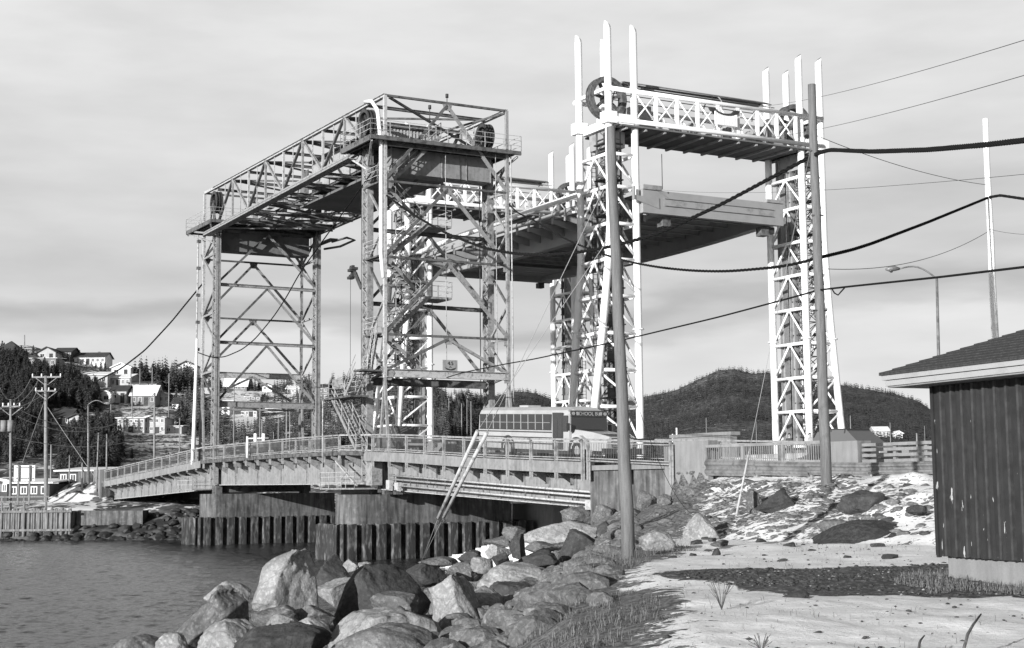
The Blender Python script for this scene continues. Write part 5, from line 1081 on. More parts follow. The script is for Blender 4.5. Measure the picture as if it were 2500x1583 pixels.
OUTL = {3: [(0, -1, 1), (.09, -.98, 1), (.55, -.62, .94), (.785, -.53, .82), (.89, -.26, .72), (1, .35, .65)], 12: [(0, -.5, 0), (.1, -.6, .2), (.24, -1, .5), (.42, -.75, 1), (.75, -.1, 1), (1, .2, .55)],
 52: [(0, -1, 1), (.28, -1, .9), (.47, -.92, 1), (.72, -.8, .72), (.89, -.62, .5), (1, -.4, .2)], 84: [(0, -.4, 1), (.1, -.45, 1), (.51, -.6, .9), (.82, -.7, .65), (1, -.05, .25)], 95: [(0, -1, 1), (.4, -1, 1), (.75, -.8, .8), (1, -.5, .3)],
 256: [(0, -.6, 1), (.36, -1, .95), (.62, -.85, .8), (.83, -.65, .6), (1, -.35, .1)], 289: [(0, -1, 1), (.15, -1, 1), (.5, -.8, .75), (.81, -.6, .2), (1, -.5, -.2)], 537: [(0, -1, 1), (.4, -.9, .75), (.71, -.6, .4), (1, -.2, .12)], 33: [(0, -1, 1), (.3, -.85, .9), (.6, -.6, .45), (1, -.12, .12)]}
def outline(P, tab_):
    t_ = (P[:, 2]+1)/2; tb = np.array(tab_, float); bins = np.clip((t_*24).astype(int), 0, 24); mx_ = np.full(25, -9.); mn_ = np.full(25, 9.)
    np.maximum.at(mx_, bins, P[:, 0]); np.minimum.at(mn_, bins, P[:, 0]); ok = mx_ > -9; ii = np.arange(25)
    mx2 = np.interp(t_*24-.5, ii[ok], mx_[ok]); mn2 = np.interp(t_*24-.5, ii[ok], mn_[ok]); f = (P[:, 0]-mn2)/np.maximum(mx2-mn2, .12)
    P = P.copy(); P[:, 0] = np.interp(t_, tb[:, 0], tb[:, 1])*(1-f)+np.interp(t_, tb[:, 0], tb[:, 2])*f; P[:, 1] *= np.interp(t_, [0, .5, 1], [1, 1, .8]); return P
def boulder(x0, x1, y0, y1, Y, m, seed, label, ang=.6, tilt=0, strat=0, deep=1.0, group='boulders along the shore'):
    if x0 > 1545: Y = min(Y, gpx((x0+x1)/2, y1-(y1-y0)*.18, 20, 90).y)
    c = ony((x0+x1)/2, (y0+y1)/2, Y); rx = (x1-x0)/2*Y/3622; rz = (y1-y0)/2*Y/3622; ry = max(rx, rz)*.85*deep
    P = rock_verts(seed, ang, planes=8+int(ang*12), strat=strat); 
    if tilt: ca, sa = math.cos(tilt), math.sin(tilt); P = np.stack([P[:, 0]*ca-P[:, 2]*sa, P[:, 1], P[:, 0]*sa+P[:, 2]*ca], 1); P -= (P.max(0)+P.min(0))/2; P /= (P.max(0)-P.min(0))/2
    if seed in OUTL: P = outline(rock_verts(seed, ang, planes=12, strat=strat), OUTL[seed])
    P = P*np.array([rx, ry, rz]); P[:, 2] += 0; b = (c.x, c.y+ry*.5, c.z-rz); Pw = P+np.array([c.x, c.y+ry*.5, c.z])
    o = np_mesh('boulder', Pw, ICF, m, smooth=True, loc=b); return tag(o, label, 'boulder', group)
BL = [
 (594, 773, 1344, 1535, 36, RKL, 3, 'tall pale wedge-shaped boulder with slanting cracks, highest of the shore rocks', .9, .25, .03),
 (416, 598, 1434, 1600, 33, RKM, 12, 'long grey slab leaning up to the right at the water edge', .8, -.7, .03),
 (494, 607, 1421, 1490, 39, RKL, 21, 'pale rounded rock tucked behind the leaning grey slab', .4, 0, 0),
 (765, 862, 1352, 1435, 46, RKD, 33, 'dark triangular boulder beside the tall pale wedge', .9, 0, 0),
 (768, 860, 1412, 1500, 40, RKL, 41, 'pale blocky boulder half under the big dark dome', .7, 0, 0),
 (815, 1047, 1380, 1560, 38, RKD, 52, 'largest dark dome-shaped boulder in the heap', .35, .1, .015),
 (902, 1022, 1446, 1515, 33.5, RKM, 63, 'squarish grey boulder in front of the large dark dome', .7, 0, 0),
 (988, 1090, 1376, 1436, 48, RKD, 71, 'small nearly black boulder just right of the large dark dome', .6, 0, 0),
 (1022, 1182, 1405, 1600, 32, RKL, 84, 'big pale cracked boulder right of the dark dome', .8, .2, .01),
 (797, 1085, 1490, 1610, 29, RKW, 95, 'wide whitish mottled boulder low in the heap', .6, 0, 0),
 (547, 797, 1529, 1650, 26.5, RKD, 107, 'smooth dark boulder cut by the bottom edge, left one of two', .2, 0, 0),
 (804, 1076, 1527, 1650, 26, RKM, 118, 'smooth brownish boulder cut by the bottom edge, right one of two', .25, .05, 0),
 (480, 655, 1514, 1640, 28.5, RKL, 129, 'pale long boulder behind the smooth dark one at the bottom', .5, -.3, 0),
 (608, 722, 1480, 1540, 31, RKM, 131, 'small grey rock at the foot of the tall pale wedge', .6, 0, 0),
 (722, 806, 1508, 1570, 29, RKW, 142, 'whitish rock squeezed between the two bottom boulders', .7, 0, 0),
 (645, 728, 1500, 1555, 29.5, RKL, 155, 'pale flat rock below the tall wedge', .6, 0, 0),
 (716, 818, 1478, 1550, 31.5, RKM, 166, 'shaded grey rock between the pale wedge and dark dome', .5, 0, 0),
 (255, 420, 1551, 1640, 32, RKM, 177, 'low rock breaking the water at the bottom left corner', .4, 0, 0),
 (378, 460, 1548, 1620, 31, RKL, 188, 'small pale rock left of the leaning slab at the waterline', .5, 0, 0),
 (836, 876, 1366, 1398, 50, RKL, 199, 'small pale stone above the dark dome at the waterline', .6, 0, 0),
 (874, 906, 1372, 1396, 50, RKL, 201, 'tiny pale stone at the waterline above the dark dome', .6, 0, 0),
 (1020, 1122, 1360, 1388, 57, RKM, 212, 'flat grey rock at the foot of the guy wires', .4, 0, 0),
 (1116, 1176, 1343, 1380, 58, RKD, 223, 'dark rock against the sheet piling, right of the guy anchor', .6, 0, 0),
 (1090, 1182, 1372, 1420, 50, RKM, 234, 'grey rock above the big pale cracked boulder', .6, 0, 0),
 (1148, 1204, 1360, 1402, 49, RKL, 245, 'pale rock left of the long whaleback boulder', .5, 0, 0),
 (1162, 1374, 1374, 1470, 42, RKL, 256, 'long pale whaleback boulder in the middle of the shore', .35, -.1, 0),
 (1193, 1300, 1422, 1490, 36, RKD, 267, 'dark rounded boulder in dry grass below the pale whaleback', .4, 0, 0),
 (1273, 1463, 1273, 1345, 61, RKW, 278, 'broad lichen-covered boulder under the end of the grey girder', .5, 0, 0),
 (1357, 1500, 1292, 1390, 50, RKD, 289, 'big dark angular boulder left of the nearest wooden pole', .8, 0, .01),
 (1241, 1285, 1305, 1368, 54, RKD, 291, 'dark upright wedge of rock between pale boulders', .9, 0, 0),
 (1265, 1362, 1343, 1392, 48.5, RKD, 302, 'dark slab lying left of the big dark angular boulder', .8, .2, 0),
 (1281, 1362, 1322, 1358, 56, RKM, 313, 'grey rock under the broad lichen-covered boulder', .5, 0, 0),
 (1184, 1250, 1329, 1372, 55, RKW, 324, 'whitish rock right of the dark rock by the piling', .7, 0, 0),
 (1200, 1245, 1350, 1390, 48, RKD, 335, 'small dark rock behind the pale whaleback', .6, 0, 0),
 (1225, 1282, 1285, 1335, 66, RKM, 346, 'rounded grey rock beside the right end of the sheet piling', .5, 0, 0),
 (1178, 1256, 1310, 1338, 66, RKM, 357, 'low grey rock along the right end of the sheet piling', .6, 0, 0),
 (1368, 1452, 1236, 1285, 72, RKM, 368, 'grey rock in shadow under the right end of the bridge girder', .6, 0, 0),
 (1445, 1503, 1232, 1278, 68, RKM, 379, 'pale grey rock below the abutment, behind the nearest pole', .5, 0, 0),
 (1480, 1528, 1215, 1252, 69, RKM, 381, 'grey rock leaning on the abutment corner', .7, 0, 0),
 (1487, 1524, 1270, 1304, 58, RKD, 392, 'small dark round rock left of the nearest pole', .3, 0, 0),
 (1458, 1494, 1272, 1322, 57, RKD, 403, 'dark split wedge of rock right of the lichen-covered boulder', .9, .5, 0),
 (1462, 1508, 1320, 1358, 47, RKL, 414, 'pale rock in grass just left of the nearest pole foot', .5, 0, 0),
 (1100, 1236, 1437, 1590, 33.5, RKL, 425, 'pale sloping boulder left of the dark one in dry grass', .6, -.5, .01),
 (1363, 1404, 1372, 1414, 42.5, RKM, 436, 'grey rock at the right tip of the pale whaleback', .6, 0, 0),
 (1219, 1264, 1547, 1600, 27, RKM, 447, 'grey cobble at the bottom edge, left of two side by side', .2, 0, 0),
 (1260, 1307, 1543, 1580, 27, RKM, 458, 'grey cobble at the bottom edge, right of two side by side', .25, 0, 0),
 (1293, 1330, 1570, 1604, 26, RKD, 469, 'dark cobble cut by the bottom edge in the snow', .3, 0, 0),
 (1195, 1222, 1532, 1556, 28, RKD, 471, 'small dark cobble above the pair of grey cobbles', .4, 0, 0),
 (1143, 1180, 1520, 1590, 28, RKD, 482, 'dark rock beside the big pale cracked boulder at the bottom', .6, 0, 0),
 (1178, 1224, 1551, 1600, 27.5, RKD, 493, 'dark cobble cluster rock left of the grey cobbles', .6, 0, 0),
 (1554, 1606, 1198, 1252, 66, RKM, 504, 'rounded grey boulder against the concrete wing wall', .3, 0, 0),
 (1604, 1642, 1207, 1238, 64, RKM, 515, 'smaller grey boulder against the concrete wing wall', .4, 0, 0),
 (1560, 1650, 1295, 1356, 47.5, RKL, 526, 'pale rounded boulder just right of the nearest pole', .4, 0, 0),
 (1666, 1768, 1252, 1332, 47.5, RKL, 537, 'pale pointed boulder on the snowy bank, like a small pyramid', .9, 0, 0),
 (1850, 1945, 1192, 1262, 49, RKD, 553, 'dark craggy rock outcrop in the middle of the snowy bank', .9, .5, .02),
 (1824, 1862, 1193, 1260, 50, RKM, 559, 'grey rock on the left flank of the craggy outcrop', .8, .4, 0),
 (2050, 2165, 1196, 1262, 46, RKD, 561, 'long dark ledge of rock slanting through snow near the shed', .9, -.4, 0),
 (2000, 2082, 1268, 1312, 43, RKM, 572, 'flat grey rock behind the heap of dark gravel', .6, 0, 0),
 (2216, 2266, 1233, 1254, 40, RKD, 583, 'small dark flat rock in snow close to the shed wall', .7, -.2, 0),
 (2130, 2165, 1253, 1266, 42, RKD, 594, 'little dark rock in snow between ledge and shed', .5, 0, 0),
 (1735, 1782, 1318, 1340, 42, RKM, 605, 'low grey rock in grass under the pointed pale boulder', .6, 0, 0),
 (1738, 1760, 1338, 1362, 40, RKD, 616, 'dark round rock in the grass left of scattered stones', .4, 0, 0),
]
for b in BL: boulder(*b[:8], ang=b[8], tilt=b[9], strat=b[10])
# rocks of the far shore and beneath the bridge: one mass of rubble nobody could count
def rubble(name, label, cat, spots, m):
    VS = []; FS = []; k = 0
    for i, (p, r, sq) in enumerate(spots):
        P = rock_verts(1000+i, .7, ICO2, 6)*np.array([r, r*.9, r*sq])+np.array(p); VS.append(P); FS.append(ICF2+k); k += len(P)
    o = np_mesh(name, np.concatenate(VS), np.concatenate(FS), m, smooth=False); return tag(o, label, cat, kind='stuff')
sp = []
for i in range(420):
    x = rng.uniform(-52, -22); yf = np.interp(x, FAR[:, 0], FAR[:, 1]); y = yf+rng.uniform(-2.5, 5); r = rng.uniform(.2, .6); sp.append(((x, y, gz(x, y)+r*.15), r, .7))
RKWET = mat('dark wet weedy rock', .028, .05, 1.5, .6, lo=.5, hi=.7, fine=.3)
rubble('rock_rubble', 'dark weedy rubble along the far waterline', 'rubble', sp, RKWET)
sp = []
for i in range(1500):
    y = rng.uniform(20, 92); xs_ = np.interp(y, SHX[:, 0], SHX[:, 1]); x = xs_+rng.uniform(0, 10.2 if y < 60 else 12)
    z = gz(x, y)
    if pproj(np.array([x]), np.array([y]), np.array([z]))[0][0] > 1550: continue
    r = rng.uniform(.12, .42) if y < 60 else rng.uniform(.2, .7); sp.append(((x, y, z+.02), r, .7))
rubble('rock_rubble', 'grey rubble filling the gaps between the shore boulders', 'rubble', sp, RKM)
# small stones in the snow
st0 = None
for i in range(56):
    if i < 34: px, py = rng.uniform(1640, 2260), 1298+rng.exponential(30)
    elif i < 48: px, py = rng.uniform(1330, 1680), rng.uniform(1520, 1583)
    else: px, py = rng.uniform(1800, 2480), rng.uniform(1460, 1575)
    py = min(py, 1582); p = onz(px, py, 3.0); p.z = gz(p.x, p.y); s = rng.uniform(.04, .13)*(1.25 if i < 34 else .8 if i < 48 else .3)
    if st0 is None or i in (5, 9, 14, 22):
        P = rock_verts(700+i, .8, ICO2, 7)*np.array([1.5, 1, .6]); st0 = tag(np_mesh('stone', P, ICF2, RKD, smooth=False), 'small dark stone poking through the thin snow right of the shore', 'stone', 'small stones lying in the snow'); o = st0
    else: o = st0.copy(); COL.objects.link(o)
    o.location = p+Vector((0, 0, s*.15)); o.scale = (s, s, s); o.rotation_euler = (0, 0, rng.uniform(0, 6.28))
# pebbles: one mass nobody could count
_bm = bmesh.new(); bmesh.ops.create_icosphere(_bm, subdivisions=1, radius=1); ICO1 = np.array([v.co[:] for v in _bm.verts]); ICF1 = np.array([[v.index for v in f.verts] for f in _bm.faces]); _bm.free()
def pebbles(label, poly, n, r0, r1, m, z=2.98):
    P = P2(poly, z) if poly[0][0] > 50 else poly; xs_ = [p[0] for p in P]; ys_ = [p[1] for p in P]; x = rng.uniform(min(xs_), max(xs_), n*4); y = rng.uniform(min(ys_), max(ys_), n*4); ok = inpoly(x, y, P) & (fbm(x, y, .9, 3, 21) > rng.uniform(-.25, .15, n*4)); x, y = x[ok][:n], y[ok][:n]; n = len(x); r = r0+(r1-r0)*rng.uniform(0, 1, n)**3
    V_ = ICO1[None]*r[:, None, None]*np.stack([rng.uniform(.8, 1.6, n), rng.uniform(.7, 1.3, n), rng.uniform(.4, .8, n)], 1)[:, None, :]*rng.uniform(.75, 1.2, (n, 12, 1)); V_ += np.stack([x, y, ground(x, y)+r*.2], 1)[:, None, :]
    tag(np_mesh('pebbles', V_.reshape(-1, 3), (ICF1[None]+np.arange(n)[:, None, None]*12).reshape(-1, 3), m), label, 'pebbles', kind='stuff')
GP = [(1650, 1402), (1800, 1388), (2050, 1380), (2310, 1371), (2700, 1375), (2700, 1460), (2400, 1446), (2050, 1444), (1840, 1434)]
pebbles('dark gravel stones of the bare strip before the shed', GP, 3000, .012, .05, RKD); pebbles('pale gravel stones of the bare strip before the shed', GP, 380, .01, .03, RKL)
pebbles('loose grit scattered over the open snow', [(1300, 1583), (1500, 1440), (1650, 1340), (2280, 1300), (2290, 1375), (2500, 1460), (2500, 1583)], 600, .006, .03, RKD)
# heap of dark gravel
hp = gpx(2087, 1306, 20, 80); n = 40; th = np.linspace(0, 2*np.pi, 61)[:-1]; rr = np.linspace(0, 1, n); VV = []; 
for r in rr:
    for a in th:
        e = 1+.25*vnoise(np.array([math.cos(a)*2+9]), np.array([math.sin(a)*2+4]), 1)[0]; x = hp.x+r*e*1.0*math.cos(a); y = hp.y+r*e*1.3*math.sin(a); VV.append((x, y, gz(x, y)-.05+.36*(1-r**1.6)+.05*vnoise(np.array([x]), np.array([y]), 9)[0]))
m_ = len(th); T = [(i*m_+k, i*m_+(k+1) % m_, (i+1)*m_+(k+1) % m_, (i+1)*m_+k) for i in range(n-1) for k in range(m_)]
tag(np_mesh('gravel_heap', VV, T, mat('dark gravel', .03, .07, 9, .95, bump=.04, bscale=25, fine=.3), smooth=True), 'low heap of dark gravel on the snow, left of the shed', 'gravel heap')
# ------------------------------------------------------------------ dry grass
def grass(name, label, pts, m, hmin, hmax, wdt=.006, lean=.5):
    n = len(pts); pts = np.asarray(pts); a = rng.uniform(0, 6.28, n); h = rng.uniform(hmin, hmax, n); ln = rng.uniform(.1, lean, n)*h; w_ = wdt*rng.uniform(.7, 1.4, n)
    k_ = 1/np.sqrt(1+(ln/h)**2); ln = ln*k_; h = h*k_; dx, dy = np.cos(a)*ln, np.sin(a)*ln; px_, py_ = -np.sin(a)*w_, np.cos(a)*w_; Vt = np.zeros((n, 5, 3))
    Vt[:, 0] = pts+np.stack([px_, py_, 0*h-.03], 1); Vt[:, 1] = pts-np.stack([px_, py_, 0*h+.03], 1)
    Vt[:, 2] = pts+np.stack([dx*.35-px_*.8, dy*.35-py_*.8, h*.6], 1); Vt[:, 3] = pts+np.stack([dx*.35+px_*.8, dy*.35+py_*.8, h*.6], 1); Vt[:, 4] = pts+np.stack([dx, dy, h*.95], 1)
    k = np.arange(n)[:, None]*5; T = np.concatenate([k+[0, 1, 2], k+[0, 2, 3], k+[3, 2, 4]], 0); return tag(np_mesh(name, Vt.reshape(-1, 3), T, m), label, 'grass', kind='stuff')
GRM = mat('dry straw grass', .22, .09, 30, .9, lo=.35, hi=.65)
GRD = mat('dark dead grass', .10, .05, 30, .9, lo=.35, hi=.65)
def scatter(poly, n, z=2.95, clump=.5):
    P = P2(poly, z); xs_ = [p[0] for p in P]; ys_ = [p[1] for p in P]; x = rng.uniform(min(xs_), max(xs_), n*3); y = rng.uniform(min(ys_), max(ys_), n*3)
    ok = inpoly(x+fbm(x, y, 1.5, 3)*1.0, y+fbm(y, x, 1.5, 3)*1.5, P) & (fbm(x, y, 1.4, 4, 6) > -.02); x, y = x[ok][:n], y[ok][:n]; return np.stack([x, y, ground(x, y)], 1)
PA = [(1230, 1500), (1280, 1430), (1370, 1390), (1430, 1345), (1560, 1330), (1700, 1335), (1640, 1362), (1500, 1385), (1430, 1408), (1440, 1432), (1560, 1440), (1640, 1480), (1600, 1520), (1450, 1540), (1340, 1548), (1230, 1548)]
grass('dry_grass', 'tangled dry grass between the boulders and the open snow', scatter(PA, 6500), GRM, .04, .22, .0035, 2.6)
grass('dead_grass', 'dark matted dead grass around the shore boulders', scatter(PA, 9000), GRD, .03, .10, .005, 2.4)
xx = rng.uniform(.2, 3.2, 30000); yy = rng.uniform(14, 60, 30000); dd = xx-np.interp(yy, SHX[:, 0], SHX[:, 1]); pj = pproj(xx, yy, ground(xx, yy)); ok = (dd > 8.2) & (dd < 10.6) & (pj[1] > 1345) & (pj[0] < 1420) & (fbm(xx, yy, 1.4, 4, 6) > -.03)
grass('edge_grass', 'dead grass along the edge between boulders and snow', np.stack([xx, yy, ground(xx, yy)], 1)[ok][:5000], GRM, .05, .18, .004, 2.0)
grass('tall_grass', 'sparse tall stalks around the nearest wooden pole', scatter([(1340, 1400), (1440, 1330), (1640, 1330), (1700, 1345), (1500, 1400)], 330), GRM, .2, .65, .003, .8)
sp = []
for i in range(330):
    p = gpx(rng.uniform(1600, 2270), rng.uniform(1178, 1310), 25, 75, 160); r = rng.uniform(.05, .2)*(1.6 if i % 9 == 0 else 1); sp.append(((p.x, p.y, p.z-r*.1), r, .5))
rubble('rock_rubble', 'half-buried rocks scattered over the snowy road bank', 'rubble', sp, RKM)
grass('bank_grass', 'dry grass scattered over the snowy road bank', scatter([(1560, 1290), (1760, 1185), (1850, 1175), (2250, 1175), (2250, 1240), (1990, 1290), (1900, 1335), (1700, 1345), (1570, 1340)], 7000, 3.4), GRM, .08, .3, .009)
grass('shed_grass', 'long dry grass flattened along the shed foundation', scatter([(2180, 1420), (2290, 1400), (2420, 1400), (2620, 1420), (2700, 1468), (2450, 1452), (2250, 1440)], 3600), GRM, .05, .17, .004, 2.6)
grass('stubble', 'thin plant stubble sticking out of the open snow', scatter([(1500, 1583), (1640, 1400), (2000, 1330), (2250, 1330), (2200, 1380), (1750, 1470), (2480, 1500), (2480, 1583)], 700), GRD, .03, .14, .003, 1.0)
for (x0, y0, x1, y1, r, lab) in ((2335, 1590, 2395, 1500, .016, 'longer bare twig sticking out of the snow at the bottom right'), (2232, 1590, 2257, 1552, .013, 'shorter bare twig at the bottom edge, left of the longer one')):
    a = ony(x0, y0, 13.6); b = ony(x1, y1, 14.6); mb = MB(); mb.tube([a-Vector((0, 0, .2)), a.lerp(b, .4)+Vector((.01, 0, .012)), a.lerp(b, .7)-Vector((.008, 0, 0)), b], [r, r*.95, r*.8, r*.5], 7); tag(mb.build('bare_twig', RKM), lab, 'twig')
def weed(px, py, hgt, label):
    p = onz(px, py, 3.0); p.z = gz(p.x, p.y); mb = MB()
    for k in range(9): a = rng.uniform(0, 6.28); e = p+Vector((math.cos(a)*hgt*.35, math.sin(a)*hgt*.35, hgt*rng.uniform(.5, 1))); mb.tube([p, p.lerp(e, .5)+Vector((0, 0, .02)), e], .0045, 4); mb.tube([p.lerp(e, .6), e+Vector((.05*math.cos(a+1), .05, -.02))], .003, 4)
    tag(mb.build('weed', RKM), label, 'weed')
weed(1762, 1484, .38, 'small forked dead weed standing in snow below the dark gravel strip'); weed(1858, 1575, .22, 'low twiggy dead weed at the bottom edge of the snow')
# ------------------------------------------------------------------ far bank: crib wall, sign board, buildings, poles
def crib():
    t = thing('crib_wall', (-46, 134, 0), 'grey timber crib wall along the far waterline at the left edge', 'wall'); mb = MB(); mb2 = MB(); x = -62.0
    a, b = ony(0, 1300, 135), ony(182, 1300, 135)
    x1 = b.x; n = 90
    for i in range(n):
        xx = -60+(x1+60)*i/n; r = .10+.03*(i % 3); top = 2.75+.1*math.sin(i*1.7)+(.12 if i % 7 == 0 else 0); y = 134.2+.08*math.sin(i*2.9); mb.tube([Vector((xx, y, .2)), Vector((xx, y, top))], r, 7)
    mb.build('timber_pile', CRIB, t); MB().box(((x1-60)/2, 136.2, 1.3), (x1+60, 3.7, 2.5)).build('fill', CRIB, t)
    for z in (2.55, .9): MB().box(((x1-60)/2, 134.0, z), (x1+60, .12, .2)).build('waler', CRIB, t)
    MB().box((x1+3.1, 136.2, 1.9), (6.0, 2.2, 1.3)).build('concrete_end', CONC, t)
crib()
sg = thing('sign_board', ony(60, 1230, 140), 'white rectangular board on two posts seen from behind, above the far bank', 'sign'); Ys = 145
a, b = ony(35, 1137, Ys), ony(85, 1175, Ys)
MB().box(((a.x+b.x)/2, Ys, (a.z+b.z)/2), (b.x-a.x, .08, a.z-b.z)).build('panel', WHITE, sg)
for x in (46, 73): q = ony(x, 1137, Ys-.15); MB().box((q.x, Ys-.15, (q.z+2.6)/2), (.16, .16, q.z-2.6)).build('post', CRIB, sg)
for y in (1142, 1168): q = ony(60, y, Ys-.1); MB().box((q.x, Ys-.1, q.z), (b.x-a.x-.3, .08, .09)).build('batten', CRIB, sg)
ff = thing('pole_fence', ony(60, 1225, 139), 'grey rail fence running along the top of the far bank at the left edge', 'fence')
for x in np.linspace(-60, -43.5, 9): MB().box((x, 139, 3.2), (.16, .16, 1.5)).build('post', CRIB, ff)
for z in (3.4, 3.85): MB().box((-51.7, 138.9, z), (17, .06, .14)).build('rail', CRIB, ff)
WALLS = {'w': mat('white clapboard', .78, .66, .6, .8), 'l': mat('light clapboard', .46, .38, .5, .8), 'g': mat('mid grey clapboard', .22, .17, .6, .8), 'd': mat('dark clapboard', .08, .06, .6, .8)}
ROOFS = {'s': mat('snow covered roof', .85, .75, .4, .8), 'd': mat('dark shingle roof', .07, .05, .6, .9), 'p': mat('patchy snowy roof', .8, .10, .35, .85, lo=.45, hi=.55)}
def house(x0, x1, yt, yb, Y, wall, roof, label, yaw=0, rt='gable_x', nw=4, ns=1, rise=.28, depth=8, door=True, gw=None, cat='house'):
    """front wall spans x0..x1 and yt (eaves) .. yb (foot) in the survey photograph at distance Y; rt gable_x: ridge along the front, gable_y: gable end in front"""
    g_ = gpx((x0+x1)/2, yb, 145, 700, 400); Y = Y if Y <= 200 else ((g_.y if 148 < g_.y < 440 else max(Y, 428) if Y > 390 else Y) if x1 < 1000 else (g_.y if 148 < g_.y < 650 else Y))
    a = ony(x0, yb, Y); b = ony(x1, yb, Y); e = ony(x0, yt, Y); Wd = (b.x-a.x)/math.cos(yaw); H_ = max(2.2, e.z-a.z); z0 = a.z
    c = (a+b)/2; X = Vector((math.cos(yaw), math.sin(yaw), 0)); Yv = Vector((-math.sin(yaw), math.cos(yaw), 0)); z0 = min(z0, gz(c.x, c.y)+1.5); H_ = e.z-z0
    t = thing('house', Vector((c.x, c.y, z0)), label, cat, 'buildings on the far hillside'); S = lambda s, d, z: c+X*s+Yv*d+Vector((0, 0, z-c.z))
    hw = Wd/2; zt = z0+H_; WM = WALLS[wall]; RM = ROOFS[roof]
    mb = MB(); mb.hexa([S(s, d, z) for z in (z0-4, zt) for s, d in ((-hw, 0), (hw, 0), (hw, depth), (-hw, depth))])
    rr = rise*(depth if rt == 'gable_x' else Wd)
    if rt == 'gable_x':
        for s in (-hw, hw-.1): mb.prism([S(s, .01, zt), S(s, depth-.01, zt), S(s, depth/2, zt+rr)], X*.1)
    elif rt == 'gable_y':
        for d in (0, depth-.1): mb.prism([S(-hw+.01, d, zt), S(hw-.01, d, zt), S(0, d, zt+rr)], Yv*.1)
    wl = mb.build('wall', WM, t); o = .45; rb = MB(); T_ = .14
    def slab(p): rb.hexa([*p, *[q+Vector((0, 0, T_)) for q in p]])
    k = rr/(depth/2) if rt == 'gable_x' else rr/hw
    if rt == 'gable_x':
        slab([S(-hw-o, -o, zt-o*k+.03), S(hw+o, -o, zt-o*k+.03), S(hw+o, depth/2, zt+rr+.03), S(-hw-o, depth/2, zt+rr+.03)]); slab([S(-hw-o, depth/2, zt+rr+.03), S(hw+o, depth/2, zt+rr+.03), S(hw+o, depth+o, zt-o*k+.03), S(-hw-o, depth+o, zt-o*k+.03)])
    elif rt == 'gable_y':
        slab([S(-hw-o, -o, zt-o*k+.03), S(0, -o, zt+rr+.03), S(0, depth+o, zt+rr+.03), S(-hw-o, depth+o, zt-o*k+.03)]); slab([S(0, -o, zt+rr+.03), S(hw+o, -o, zt-o*k+.03), S(hw+o, depth+o, zt-o*k+.03), S(0, depth+o, zt+rr+.03)])
        for sg_ in (-1, 1): rb.beam(S(sg_*(hw+o), -o-.03, zt-o*k+.05), S(0, -o-.03, zt+rr+.05), .06, .25)
    elif rt == 'hip':
        p = [S(-hw-o, -o, zt), S(hw+o, -o, zt), S(hw+o, depth+o, zt), S(-hw-o, depth+o, zt), S(-hw+depth*.4, depth/2, zt+rise*depth), S(hw-depth*.4, depth/2, zt+rise*depth)]; rb.add(p, [(0, 1, 5, 4), (1, 2, 5), (2, 3, 4, 5), (3, 0, 4), (3, 2, 1, 0)])
    else: slab([S(-hw-o, -o, zt+.02), S(hw+o, -o, zt+.02), S(hw+o, depth+o, zt+.3+rise), S(-hw-o, depth+o, zt+.3+rise)])
    rb.build('roof', RM, t)
    fl = max(1, ns); fh = H_/fl
    for f in range(fl):
        for i in range(nw):
            s = -hw+Wd*(i+.5)/nw; ww = min(1.5, Wd/nw*.42); zz = z0+fh*f+fh*.42
            if door and f == 0 and i == nw//2 and nw > 1: MB().hexa([S(s+q, d, z) for z in (z0+.05, z0+fh*.8) for q, d in ((-.5, -.06), (.5, -.06), (.5, .05), (-.5, .05))]).build('door', ROOFS['d'], t); continue
            fm = MB().hexa([S(s+q, d, z) for z in (zz-.1, zz+fh*.36+.1) for q, d in ((-ww/2-.12, -.05), (ww/2+.12, -.05), (ww/2+.12, .03), (-ww/2-.12, .03))]).build('window', WSIDE, t)
            for h_ in (-1, 1): MB().hexa([S(s+q, d, z) for z in (zz, zz+fh*.36) for q, d in sorted([(h_*.05, -.08), (h_*ww/2, -.08), (h_*ww/2, .0), (h_*.05, .0)], key=lambda k_: 0)]).build('pane', GLASS, fm)
    if Wd > 8: MB().hexa([S(s, d, z) for z in (zt+.1, zt+rise*depth*.5+1.2) for s, d in ((hw*.3, depth*.6), (hw*.3+.6, depth*.6), (hw*.3+.6, depth*.6+.6), (hw*.3, depth*.6+.6))]).build('chimney', WALLS['g'], t)
    return t
house(-14, 44, 858, 885, 425, 'g', 'd', 'dark hip-roofed house on the hilltop at the left edge', rt='hip', rise=.4)
house(92, 135, 860, 880, 420, 'l', 'd', 'small gabled house on the hilltop with a pale front', rt='gable_y', nw=2)
house(133, 174, 858, 880, 424, 'd', 'd', 'dark-walled house joined to the pale gable on the hilltop', nw=4, rise=.15, door=False)
house(172, 256, 872, 892, 420, 'w', 'd', 'long white bungalow with dark roof on the skyline', nw=7, rise=.18)
house(74, 136, 876, 900, 400, 'g', 's', 'low grey building with a snowy flat roof under the hilltop houses', rt='flat', nw=4, rise=.3)
house(272, 318, 897, 925, 395, 'w', 's', 'bright white gabled house on the skyline below the sagging cable', rt='gable_y', nw=2, rise=.22)
house(205, 262, 916, 942, 375, 'l', 's', 'pale house with a snow-covered roof beside dark spruces', nw=3, rise=.12)
house(258, 318, 923, 948, 372, 'l', 's', 'long pale building whose snowy roof steps down to the right', nw=5, rise=.14, yaw=-.2)
house(313, 384, 936, 958, 360, 'g', 'd', 'grey house with white window frames, right of the long snowy roof', nw=5, rise=.08)
house(270, 308, 954, 985, 345, 'l', 'd', 'pale two-storey house with a dark roof above the left street lamp', nw=2, rise=.2, depth=7)
house(246, 272, 962, 986, 343, 'w', 's', 'white snowy-roofed wing leaning against the pale two-storey house', rt='gable_y', nw=1, rise=.25, depth=7, door=False)
